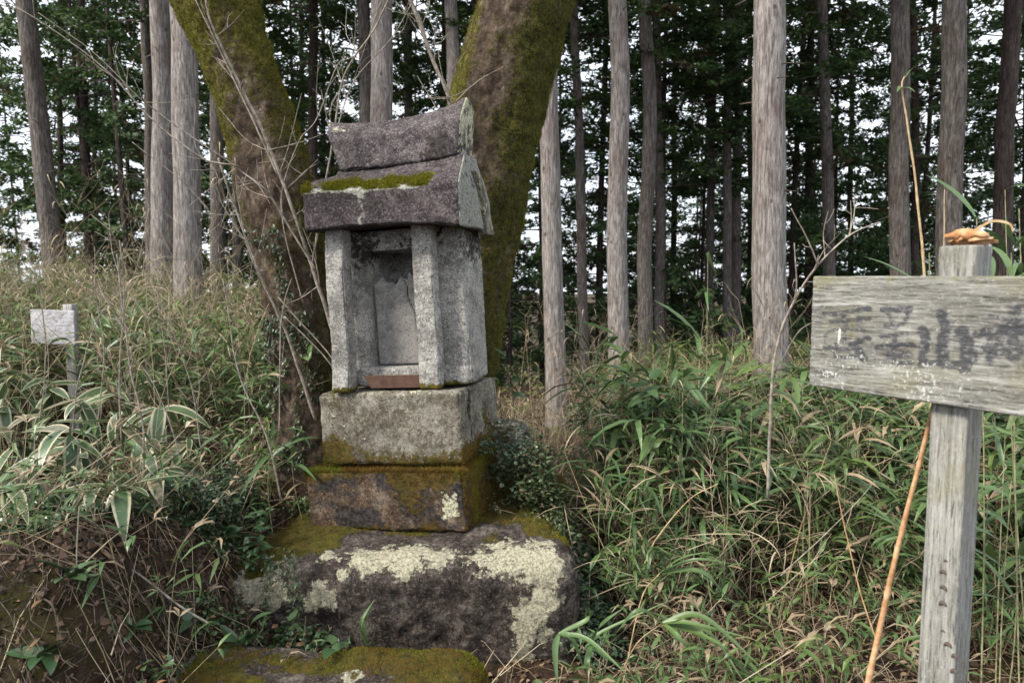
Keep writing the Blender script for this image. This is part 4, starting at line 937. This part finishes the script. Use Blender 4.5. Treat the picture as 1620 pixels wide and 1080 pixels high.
# tall bright plants right of the post and at the right edge
for (px, py, Y, bx_, n, lab) in [(1590, 300, 2.2, 1650, 6, 'tall bamboo grass at the right edge beside the signboard'), (1612, 330, 2.0, 1640, 6, 'bamboo grass arching in from the right edge above the signboard'), (1545, 345, 2.0, 1570, 5, 'bamboo grass shoot right behind the sign post top'), (1600, 400, 1.9, 1640, 6, 'bamboo grass leaves overlapping the right end of the signboard top'), (1470, 400, 2.2, 1480, 4, 'bluish drooping bamboo shoot left of the sign post top'),
                                 (1600, 760, 2.0, 1600, 6, 'bamboo grass with broad green blades right of the sign post'), (1610, 880, 2.0, 1600, 6, 'low bamboo grass right of the sign post near the picture edge'), (1590, 690, 2.2, 1590, 6, 'bamboo grass peeping out under the right end of the signboard')]:
    b_ = P(bx_, 900, Y); base = np.array([b_[0], Y, float(H(b_[0], Y))]); shoot('bamboo_grass', 'bam', base, P(px, py, Y), n, lab, 'bamboo grass', 'bamboo grass around the signboard', s=1.0, rstem=.0028, upbias=.35)
for (px, py, Y, n, lab) in [(1035, 560, 3.3, 5, 'bamboo shoot with pointed leaves above the thicket left of the thickest trunk'), (1160, 520, 3.6, 5, 'bamboo shoot topping the thicket below the thickest trunk'), (1150, 690, 2.9, 6, 'bamboo shoot in the centre of the right hand thicket'), (960, 720, 2.9, 7, 'blue green bamboo shoot just right of the mossy mound'), (1080, 620, 3.1, 7, 'broad leaved bamboo shoot at the crest of the right hand thicket'),
                            (1010, 760, 2.8, 7, 'low bamboo shoot right of the mossy mound'), (1240, 640, 3.2, 6, 'bamboo shoot under the left end of the signboard'), (1120, 400, 3.2, 3, 'tall bamboo tip between the slim trunks'), (430, 690, 2.95, 6, 'bamboo grass tuft left of the shrine base'), (460, 700, 3.0, 6, 'bamboo grass tuft touching the left side of the shrine base'), (1190, 610, 3.2, 6, 'bamboo shoot below the foot of the thickest trunk')]:
    b_ = P(px, py, Y); base = np.array([b_[0] + U(-.05, .05), Y + .05, float(H(b_[0], Y))]); shoot('bamboo_grass', 'bam', base, b_, n, lab, 'bamboo grass', 'bamboo shoots standing out of the thickets', s=U(.9, 1.2), rstem=.0026, upbias=.2)
# broadleaf seedlings
for (px, py, Y, n, k, s, lab) in [(375, 1010, 2.25, 6, 'broad', 1.3, 'glossy broadleaf seedling at the lower left foot of the boulder'), (395, 990, 2.3, 4, 'broad', 1.3, 'upright glossy leaves beside the lower left of the boulder'), (525, 1018, 2.2, 4, 'broad', 1.0, 'tiny seedling between the boulder and flat mossy rock'),
                                  (120, 1050, 1.9, 6, 'broad', 1.3, 'broadleaf seedling at the bottom left corner'), (60, 1075, 1.8, 6, 'broad', 1.3, 'yellowish green seedling at the bottom left edge'), (215, 1050, 2.0, 6, 'broad', 1.3, 'broadleaf seedling left of the small grey rock'), (225, 930, 2.4, 5, 'broad', 1.1, 'broadleaf seedling on the slope above the grey rock'), (460, 975, 2.38, 5, 'broad', 1.0, 'drooping leaves hanging on the left face of the boulder'),
                                  (800, 565, 3.4, 7, 'broad', 1.3, 'broadleaf shrub tip just right of the shrine body'), (808, 590, 3.4, 6, 'broad', 1.2, 'broadleaf twig right of the shrine base top'), (1028, 600, 3.2, 6, 'broad', 1.5, 'round leaved shrub at the top of the thicket'), (1040, 630, 3.2, 7, 'broad', 1.5, 'round leaved shrub within the thicket'), (300, 1015, 2.3, 4, 'broad', 1., 'small seedling in the leaf litter above the grey rock')]:
    b_ = P(px, py, Y); gz = float(H(b_[0], Y)); b_[2] = max(b_[2], gz + .05); shoot('broadleaf_seedling', k, np.array([b_[0] + U(-.02, .02), Y + .02, max(gz, b_[2] - .5)]), b_, n, lab, 'seedling', 'broadleaf seedlings', s=s, rstem=.002, upbias=.15)
ES = [(335, 800, 2.75), (360, 835, 2.65), (395, 850, 2.6), (345, 870, 2.6), (400, 810, 2.7), (420, 800, 2.75), (370, 790, 2.8), (330, 840, 2.7), (310, 870, 2.6), (390, 880, 2.55), (415, 830, 2.62), (355, 760, 2.9)]
ES = [e + (1,) for e in ES]
for q, (px, py, Y, _n) in enumerate(ES):
    b_ = P(px, py, Y); gz = float(H(b_[0], Y)); b_[2] = max(b_[2], gz + .05); shoot('evergreen_shrub', 'small', np.array([b_[0], Y + .04, gz]), b_, 13, rowlab(q, ES, 'glossy evergreen shrub left of the boulder', [(0, 'top row'), (805, 'second row'), (832, 'third row'), (860, 'bottom row')]), 'shrub', 'glossy evergreen shrubs left of the boulder', s=1.15, rstem=.002, upbias=.1)

# ---------------------------------------------------------------- bare shrubs, canes and sticks
def twigs(path, rad, n, L, out, depth=1, up=.6, flat=.55):
    "grow side twigs off a path"
    for q in range(n):
        i = int(U(.15, .98) * (len(path) - 1)); p = path[i]; T = path[min(i + 1, len(path) - 1)] - path[max(i - 1, 0)]; T = T / (np.linalg.norm(T) + 1e-9)
        d = T * U(.3, .9) + rng.normal(0, .6, 3) * [1, flat, 1] + [0, 0, up * U(.2, 1)]; d /= np.linalg.norm(d); l_ = L * U(.4, 1.2)
        k1 = p + d * l_ * .5 + rng.normal(0, .04, 3) * l_; k2 = p + d * l_ + rng.normal(0, .12, 3) * l_ + [0, 0, .1 * l_]
        pt = spline([p, k1, k2], 7); r_ = min(.0030, rad * .6); out.append(ttube(pt, np.linspace(r_, .0010, 7), 4, False))
        if depth: twigs(pt, r_, 2, l_ * .45, out, depth - 1, up, flat)
def bare(name, label, cat, limbs, mat, group=None):
    "limbs: list of (pixel polyline, depth0, depth1, r0, r1, ntwigs, twiglen)"
    f = limbs[0]; b_ = P(*f[0][0], f[1]); t = empty(name, b_, label, cat, group)
    for (pl, Y0, Y1, r0, r1, nt_, tl) in limbs:
        r0 *= 1.0; r1 *= 1.3; pts = [P(x, y, Y0 + (Y1 - Y0) * i / (len(pl) - 1)) for i, (x, y) in enumerate(pl)]; n = 8 * len(pl)
        path = spline(pts, n); path += .004 * np.stack([fbm(path, 9, 2, 1), fbm(path, 9, 2, 2), fbm(path, 9, 2, 3)], -1)
        out = [ttube(path, np.linspace(r0, r1, n), 7)]
        if nt_: twigs(path, (r0 + r1) / 2, nt_, tl, out)
        V, F = cat_(out); mk('branch', V, F, mat, t)
    return t
bare('bare_shrub', 'leafless pale shrub whose many thin stems cross the left mossy trunk', 'shrub', [
 ([(500, 665), (478, 600), (455, 530), (437, 490), (410, 430), (372, 330), (345, 250)], 3.3, 3.1, .009, .003, 5, .22),
 ([(545, 600), (520, 500), (492, 420), (468, 345), (440, 270), (412, 200), (372, 120), (335, 40), (322, -20)], 3.15, 3.0, .010, .003, 12, .28),
 ([(440, 280), (400, 190), (352, 90), (310, 0)], 3.05, 3.0, .004, .002, 7, .22),
 ([(437, 490), (395, 400), (378, 320), (372, 250)], 3.1, 3.0, .004, .0015, 6, .2),
 ([(500, 430), (440, 330), (420, 300), (380, 270), (372, 262), (320, 250), (240, 188), (175, 118), (95, 55), (0, -5)], 3.1, 2.8, .005, .0015, 10, .25),
 ([(372, 262), (300, 215), (240, 170), (215, 150), (150, 85), (60, 20)], 3.0, 2.8, .003, .0012, 5, .18),
 ([(330, 330), (280, 280), (210, 225)], 3.0, 2.9, .003, .001, 3, .12),
 ([(583, 640), (520, 560), (440, 470)], 3.2, 3.2, .004, .002, 0, .1), ([(576, 640), (500, 550), (450, 500)], 3.22, 3.2, .004, .002, 0, .1)], MT['twig'])
bare('bare_shrub', 'leafless twigs fanning up between the left mossy trunk and the ridge stone', 'shrub', [
 ([(470, 560), (500, 380), (525, 230), (545, 120), (590, 50), (625, -20)], 3.5, 3.4, .005, .003, 10, .3),
 ([(525, 230), (560, 130), (620, 60), (655, 0)], 3.42, 3.4, .003, .0015, 5, .22), ([(480, 480), (445, 330), (470, 230), (500, 190), (530, 110), (548, 90)], 3.3, 3.3, .003, .0015, 6, .2)], MT['twig'])
bare('bare_shrub', 'two pale leafless stems rising above the right half of the ridge stone', 'shrub', [
 ([(745, 330), (711, 160), (690, 110), (668, 50), (645, -10)], 3.5, 3.4, .010, .006, 8, .3), ([(711, 160), (680, 80), (660, 20), (632, -30)], 3.46, 3.4, .006, .004, 4, .3), ([(690, 170), (672, 140), (660, 120)], 3.4, 3.4, .002, .001, 2, .1)], MT['twig'])
for pl, Y, r_, nt_, lab in [
 ([(226, 800), (226, 676), (207, 587), (200, 535), (192, 472), (185, 402)], 2.7, .0042, 10, 'tall bare sapling with many side twigs in the left sasa patch'),
 ([(192, 700), (189, 587), (194, 520), (196, 450), (190, 380)], 2.75, .004, 6, 'slim bare stem just left of the tall bare sapling'),
 ([(285, 720), (262, 650), (237, 596), (215, 570), (208, 568)], 2.7, .0028, 3, 'thin bare stem arching to the left in the sasa patch'),
 ([(445, 790), (422, 690), (385, 610), (370, 558), (362, 500), (352, 440)], 2.9, .004, 3, 'pale curved stem standing left of the mossy trunk foot'),
 ([(442, 690), (443, 600), (444, 520), (450, 480), (462, 440)], 3.05, .003, 1, 'thin upright stem in front of the ivy on the left trunk'),
 ([(150, 700), (165, 560), (152, 470), (150, 390)], 3.2, .003, 8, 'bare stem behind the small white sign'),
 ([(60, 700), (72, 560), (60, 450), (30, 380)], 3.0, .003, 8, 'bare stem left of the small white sign'),
 ([(270, 700), (262, 560), (250, 470), (262, 420)], 3.4, .003, 8, 'bare stem in front of the pale pair of trunks'),
 ([(320, 720), (300, 600), (255, 480), (240, 440)], 3.1, .003, 8, 'leaning bare stem right of the tall bare sapling'),
 ([(110, 730), (125, 600), (158, 500), (210, 440), (235, 330)], 3.0, .003, 9, 'bare stem bending right over the small white sign')]:
    bare('bare_sapling', lab, 'sapling', [(pl, Y, Y - .05, r_, r_ * .4, nt_, .16)], MT['twig'], 'bare stems in the left thicket')
bare('bare_sapling', 'pale leafless sapling with forked twigs left of the signboard', 'sapling', [
 ([(1215, 790), (1220, 622), (1231, 541), (1257, 474), (1294, 418), (1342, 374), (1390, 352)], 2.3, 2.2, .0055, .0016, 6, .14),
 ([(1257, 474), (1260, 448), (1257, 385)], 2.25, 2.2, .003, .0015, 1, .06), ([(1294, 418), (1275, 374), (1251, 330)], 2.22, 2.2, .003, .0012, 1, .06),
 ([(1231, 541), (1210, 490), (1190, 455)], 2.28, 2.25, .002, .001, 4, .1), ([(1225, 590), (1270, 520), (1330, 500)], 2.28, 2.3, .002, .001, 3, .1)], MT['twig'])
def cane(label, pl, Y0, Y1, r0, r1, mat, cat='cane', nodes=6, leaves=()):
    pts = [P(x, y, Y0 + (Y1 - Y0) * i / (len(pl) - 1)) for i, (x, y) in enumerate(pl)]; n = 60; path = spline(pts, n); rr = np.linspace(r0, r1, n)
    for k in np.linspace(4, n - 4, nodes).astype(int): rr[k] *= 1.22
    path = path + .0035 * np.stack([fbm(path, 6, 3, 1), 0 * rr, fbm(path, 6, 3, 3) * 0], -1)
    t = empty('dry_cane', path[0], label, cat); V, F = tube(path, rr, 9); mk('stem', V, F, mat, t)
    for (x, y, ex_, ey_, w_) in leaves:
        a_, e = P(x, y, Y1), P(ex_, ey_, Y1 - .03); L = np.linspace(0, 1, 10); V, F = ribbon(spline([a_, (a_ + e) / 2 + [0, 0, .006], e], 10), w_ * np.sin(np.pi * np.clip(L, .02, .98) ** .6) ** .75, np.array([0, -.6, 1.]), .35, 4)
        A = np.stack([np.full(len(V), .4), np.full(len(V), 0.), np.abs(np.tile(np.linspace(-1, 1, 5), 10))], 1); mk('leaf', V, F, MT['bamboo'], t, attrs={'lc': A})
    return t
cane('orange brown dead stem leaning against the left side of the sign post', [(1366, 1110), (1395, 978), (1415, 892), (1440, 791), (1462, 705), (1480, 630)], 1.60, 1.50, .0072, .0042, MT['redstick'], 'stick', 5)
cane('tall thin dry bamboo cane with two green leaves at its tip above the signboard', [(1480, 760), (1468, 520), (1460, 400), (1457, 367), (1446, 271), (1433, 183), (1427, 137), (1431, 121)], 2.0, 2.0, .0045, .0016, MT['cane'], 'cane', 9, [(1431, 125, 1452, 104, .006), (1427, 140, 1448, 146, .005), (1427, 138, 1419, 146, .006)])
cane('thin pale cane standing right beside the sign post left edge', [(1492, 600), (1492, 430), (1493, 330), (1494, 300)], 1.62, 1.62, .0016, .0008, MT['cane'])
cane('dry cane crossing diagonally in the right hand thicket', [(1020, 890), (1040, 850), (1090, 790), (1135, 765)], 2.7, 2.5, .003, .0015, MT['cane'])
cane('long grey dry stalk lying over the grass left of the leaning stick', [(1235, 910), (1300, 850), (1350, 800), (1385, 760)], 2.1, 2.1, .0018, .001, MT['twig'])
cane('reddish thin stem standing in the grass left of the leaning stick', [(1385, 1010), (1360, 930), (1340, 850), (1325, 780), (1320, 750)], 2.1, 2.1, .0024, .001, MT['redstick'])
cane('fallen thin branch across the soil at the lower left', [(330, 985), (280, 955), (215, 905), (150, 870)], 2.2, 2.2, .004, .003, MT['twig'], 'stick')
cane('bright pale twig lying in the litter at the lower left', [(225, 1060), (195, 1035), (178, 1027)], 2.0, 2.0, .003, .002, MT['twig'], 'stick')
cane('thin curved vine dangling over the earth bank at the lower left', [(142, 1040), (138, 980), (125, 930), (122, 880), (125, 800)], 1.95, 1.98, .002, .0015, MT['twig'], 'vine')

# ---------------------------------------------------------------- thickets and ground cover (masses)
def zone(n, x0, x1, y0, y1, ok):
    X, Y = rng.uniform(x0, x1, n), rng.uniform(y0, y1, n); k = ok(X, Y)
    bl = ((X + .40) / .78) ** 2 + ((Y - 2.95) / .62) ** 2 > 1
    for (tx, ty, tr) in ((-1.05, 3.62, .3), (-.33, 3.8, .3)): bl &= np.hypot(X - tx, Y - ty) > tr
    bl &= ~((np.abs(X / Y + .653) < .060) & (Y < 4.6) & (Y > 3.0)); k &= bl; return X[k], Y[k]
BT1 = [bamboo_template(U(.45, .68), 22, (.12, .22), (.013, .022), pdry=.07) for _ in range(12)]
BT2 = [bamboo_template(U(.42, .62), 18, (.09, .17), (.009, .017), pdry=.12) for _ in range(10)]
BTd = [bamboo_template(U(.5, .8), 12, (.08, .2), (.002, .006), pdry=1., fans=4) for _ in range(8)]
def dens(X, Y, s, lo): return fbm(np.stack([X, Y, 0 * X], -1), s, 3, 77) + rng.uniform(-.5, .5, len(X)) > lo
# right thicket
okR = lambda X, Y: ~((X < .155 * Y) & (Y > 3.0)) & (X > .12 + .25 * (Y < 3.2)) & (Y > 2.75 - .25 * (X > 1.7)) & ~((X > .75) & (X < 1.65) & (Y < 3.25) & (rng.random(len(X)) < .8))
X, Y = zone(2300, .1, 4.3, 2.5, 5.2, okR)
hh = (.62 + .38 * np.exp(-((X - .85) / .6) ** 2 - ((Y - 3.7) / .6) ** 2) + .22 * sstep(1.6, 2.4, X)) * rng.uniform(.6, 1.12, len(X))
hh *= np.where((Y < 3.2) & (X < 1.8), .62, 1)
hh = hh / .62 * rng.uniform(.8, 1.15, len(X)); V1 = scatter(BT1, X, Y, hh, -.02, .25)
stuff('bamboo_grass_thicket', V1, MT['bamboo'], 'dense green bamboo grass thicket filling the ground right of the shrine')
X, Y = zone(1500, -.2, 7.5, 4.6, 9.5, lambda X, Y: (X > -.1) & ((X > .155 * Y) | (rng.random(len(X)) < .3))); V1 = scatter(BT2, X, Y, rng.uniform(.7, 1.35, len(X)) * np.where(X < .17 * Y, .6, 1), -.02, .3)
stuff('bamboo_grass_thicket', V1, MT['yellow'], 'farther bamboo grass with dry stems around the feet of the trunks')
X, Y = zone(900, -.1, 4.5, 2.7, 6.5, lambda X, Y: (X > .15) | (Y > 3.9)); V1 = scatter(BTd, X, Y, rng.uniform(.6, 1.3, len(X)) * np.where(X < .17 * Y, .75, 1), -.02, .4)
stuff('dry_grass', V1, MT['grass_dead'], 'dry tan stalks tangled through the right hand thicket')
# left thicket
X, Y = zone(2300, -7.0, -.9, 3.35, 8.5, lambda X, Y: (X < -1.25 - .3 * (Y < 3.7)) & ((Y > 3.75) | (X < -3))); hh = rng.uniform(.7, 1.35, len(X)) * np.where(Y < 4, .75, 1.) * np.where(Y > 5.2, .75, 1.)
V1 = scatter(BT2, X, Y, hh, -.02, .25); stuff('bamboo_grass_thicket', V1, MT['yellow'], 'yellowish green bamboo grass thicket on the slope at the left')
X, Y = zone(850, -6.5, -.9, 2.7, 7.5, lambda X, Y: (X < -1.2) & (Y > 3.4)); V1 = scatter(BTd, X, Y, rng.uniform(.6, 1.4, len(X)), -.02, .45)
stuff('dry_grass', V1, MT['grass_dead'], 'dry tan stalks tangled through the left hand thicket')
X, Y = zone(1200, -6.0, -1.0, 3.2, 7.0, lambda X, Y: (X < -1.2) & (Y > 3.7) & dens(X, Y, 1.1, -.05)); V1 = scatter(BT1, X, Y, rng.uniform(.7, 1.3, len(X)) * np.where(Y > 5.2, .75, 1.), -.02, .3)
stuff('bamboo_grass_thicket', V1, MT['bamboo'], 'greener broad leaved bamboo grass mixed into the left hand thicket')
tallT = []
for q in range(8):
    h_ = U(1.0, 1.5); ps = []; pth = spline([[0, 0, 0], [U(-.08, .08), U(-.08, .08), h_ * .5], [U(-.3, .3), U(-.2, .2), h_]], 9); dr_ = U(.3, 1); ps.append(stalk(pth, .0026, .0009, U(0, 1), dr_))
    for k_ in range(7):
        i_ = int(U(3, 8.9)); az = U(0, 6.28); L = U(.08, .28); e_1 = pth[i_] + [math.cos(az) * L * .6, math.sin(az) * L * .6, L * U(.4, 1)]; ps.append(stalk(spline([pth[i_], (pth[i_] + e_1) / 2 + rng.normal(0, .012, 3), e_1], 4), .0012, .0006, U(0, 1), dr_))
        if rng.random() < .6: ps.append(put(blade(U(.07, .15), U(.005, .011), U(.3, 1.), 4, .25), e_1, [math.cos(az), math.sin(az), U(-.4, .5)], 0, U(0, 1), U(.0, 1)))
    tallT.append(cat_(ps))
X, Y = zone(330, -6, -1.1, 3.2, 6.5, lambda X, Y: (X < -1.2)); V1 = scatter(tallT, X, Y, rng.uniform(.6, 1.1, len(X)), -.02, .16)
X, Y = zone(230, .0, 4.2, 3.0, 6.0, lambda X, Y: (X > .3) | (Y > 4.2)); V2 = scatter(tallT, X, Y, rng.uniform(.55, .95, len(X)), -.02, .2)
stuff('tall_dry_stems', [V1, V2], MT['grass_dead'], 'thin upright dry stems with sparse leaves standing above the thickets')
# low cover on the ground
lowT = [bamboo_template(.14, 10, (.05, .11), (.008, .016), pdry=.22, fans=3, seg=3) for _ in range(6)]
X, Y = zone(2600, -3, 3, 1.9, 4.6, lambda X, Y: dens(X, Y, 1.3, -.1) & ~((X > -.75) & (X < .3) & (Y < 2.5)))
stuff('low_undergrowth', scatter(lowT, X, Y, rng.uniform(.5, 1.4, len(X)), 0, .3), MT['bamboo'], 'low green undergrowth scattered over the soil')
def bush(n, L, w_, R_, h_):
    ps = []
    for q in range(n):
        p = rng.normal(0, 1, 3); p /= np.linalg.norm(p); p = p * [R_, R_, h_] * U(.4, 1); p[2] = abs(p[2]); az = U(0, 6.28); el = U(-.6, .6)
        ps.append(put(blade(L * U(.6, 1.2), w_ * U(.7, 1.2), .4, 3, .2), p, [math.cos(az) * math.cos(el), math.sin(az) * math.cos(el), math.sin(el)], U(-.8, .8), U(0, 1), .9 if rng.random() < .07 else U(0, .3)))
    return cat_(ps)
ivT = [bush(30, .028, .014, .07, .06) for _ in range(5)]
# ivy on the right flank of the boulder and mound
X = rng.normal(.18, .13, 700); Y = rng.uniform(2.5, 3.15, 700); Z = H(X, Y) + .50 * sstep(.42, .05, X) * rng.uniform(.35, 1, 700) * sstep(2.42, 2.7, Y); k = (X > .17 - .35 * (Y > 2.95))
p1 = scatter(ivT, X[k], Y[k], rng.uniform(.7, 1.25, k.sum()), Z=Z[k])
X = rng.uniform(-1.4, -1.16, 260); Y = rng.uniform(2.6, 3.1, 260); Z = H(X, Y) + rng.uniform(0, .22, 260); p2 = scatter(ivT, X, Y, rng.uniform(.5, 1., 260), Z=Z)
stuff('ground_ivy', [p1, p2], MT['ivy'], 'dark small leaved creeper covering both flanks of the boulder', 'creeper')
# ivy climbing the left trunk
ps = []; iv = np.array([i for i in range(len(LT)) if .55 < LT[i][2] < 1.75])
for q in range(2600):
    i = rng.choice(iv); th = U(math.pi * .85, math.pi * 1.65) if rng.random() < .75 else U(math.pi * 1.4, math.pi * 1.9); u = np.array([math.cos(th), math.sin(th), 0]); z_ = LT[i][2]
    if vn(np.array([[u[0] * 3, z_ * 4, u[1] * 3]]), 5)[0] < -.25 + .5 * (z_ > 1.35): continue
    p = LT[i] + u * (LR[i] + U(.0, .035)); d = u * .5 + rng.normal(0, .5, 3) + [0, 0, -.5]
    ps.append(put(blade(U(.02, .036), U(.010, .018), .3, 3, .2), p, d, U(-.5, .5), U(0, 1), U(0, .3)))
stuff('climbing_ivy', ps, MT['ivy'], 'dark ivy leaves climbing the lower part of the left mossy trunk', 'ivy')
# creeper hanging over the left end of the boulder
ps = []
for (x0_, y0_, x1_, y1_, Y0_) in [(450, 868, 470, 985, 2.50), (466, 870, 478, 960, 2.48), (430, 880, 420, 980, 2.56), (405, 885, 400, 960, 2.62), (415, 870, 440, 900, 2.6)]:
    a_, b_ = P(x0_, y0_, Y0_ + .03), P(x1_, y1_, Y0_); pt = spline([a_, (a_ + b_) / 2 + [0, -.03, 0], b_], 16); ps.append(stalk(pt, .0012, .0008, .2, .2))
    for p in pt:
        for _ in range(5): ps.append(put(blade(U(.016, .028), U(.007, .011), .3, 3, .2), p + rng.normal(0, .008, 3), rng.normal(0, 1, 3) * [1, .4, .8] + [0, -.5, -.2], 0, U(.3, 1), U(0, .2)))
stuff('hanging_creeper', ps, MT['ivy'], 'thin leafy creeper strands hanging down the left end of the boulder', 'creeper')
# leaf litter and fallen twigs
LTm = []
for q in range(8):
    V, F, E = blade(U(.022, .058), U(.008, .026), U(.2, 1.6), 4, U(-.3, .7), U(-.9, .9)); V[:, 2] += .006; LTm.append((V, F, np.stack([np.full(len(V), U(0, 1)), np.full(len(V), U(.0, 1)), E], 1)))
X = np.r_[rng.uniform(-2.2, 2.6, 9000), rng.uniform(-5, 6, 4000)]; Y = np.r_[rng.uniform(1.7, 4.2, 9000), rng.uniform(3, 9, 4000)]
stuff('fallen_leaves', scatter(LTm, X, Y, rng.uniform(.5, 1.1, len(X)), .002, .5), MT['litter'], 'brown fallen leaves littering the soil', 'leaf litter')
ps = []
for q in range(2600):
    x, y = U(-2.4, 3.0), U(1.75, 4.4); z = float(H(x, y)) + .008; az = U(0, 6.28); L = U(.06, .35)
    if ((x + .4) / .7) ** 2 + ((y - 2.95) / .55) ** 2 < 1: continue
    a_ = np.array([x, y, z]); e = a_ + [math.cos(az) * L, math.sin(az) * L, 0]; e[2] = float(H(e[0], e[1])) + U(0, .12); ps.append(stalk(np.array([a_, (a_ + e) / 2 + rng.normal(0, .015, 3) + [0, 0, .012], e]), U(.0008, .0025), .0007, U(0, 1), U(0, 1)))
stuff('fallen_twigs', ps, MT['grass_dead'], 'thin fallen twigs and dead stalks lying over the soil', 'twigs')
# crumbs of soil and small stones
ico = np.array([[0, 0, 1], [.9, 0, .2], [.2, .9, .1], [-.8, .3, .2], [-.3, -.9, .1], [0, 0, -.8]]); icf = np.array([[0, 1, 2], [0, 2, 3], [0, 3, 4], [0, 4, 1], [5, 2, 1], [5, 3, 2], [5, 4, 3], [5, 1, 4]])
cT = []
for q in range(6):
    v_ = ico * rng.uniform(.6, 1.2, (6, 3)) * .012; cT.append((v_, icf, np.tile([[U(0, 1), U(0, 1), 0]], (6, 1))))
X = np.r_[rng.uniform(-2.2, -.6, 5000), rng.uniform(-.6, 2.6, 3000)]; Y = np.r_[rng.uniform(1.75, 3.2, 5000), rng.uniform(2.2, 3.2, 3000)]
stuff('soil_crumbs', scatter(cT, X, Y, rng.uniform(.3, 1.5, len(X)) ** 1.5, .002, .3), MT['crumb'], 'crumbs of earth and small stones on the soil', 'soil')
# rootlets on the face of the earth bank
ps = []
for q in range(2600):
    x, y = U(-2.0, -.85), U(1.75, 2.6); z = float(H(x, y)); L = U(.05, .2); a_ = np.array([x, y, z + .01]); e = a_ + [U(-.1, .1), -.03 - U(0, .05), -U(.3, 1) * L * .6]
    ps.append(stalk(np.array([a_, (a_ + e) / 2 + rng.normal(0, .02, 3), e]), .0014, .0006, U(0, 1) * .3, U(0, .3)))
stuff('bank_rootlets', ps, MT['darktwig'], 'fine dark rootlets hanging from the earth bank at the lower left', 'roots')
X = rng.uniform(-2.1, -.62, 1500); Y = rng.uniform(1.9, 3.2, 1500); k = fbm(np.stack([X, Y, 0 * X], -1), 3, 3, 5) + .35 * sstep(2.1, 2.5, Y) > .05
stuff('seedling_cover', scatter(ivT, X[k], Y[k], rng.uniform(.5, 1.3, k.sum()), Z=H(X[k], Y[k])), MT['broad'], 'low patches of small green leaves over the soil at the lower left', 'ground cover')
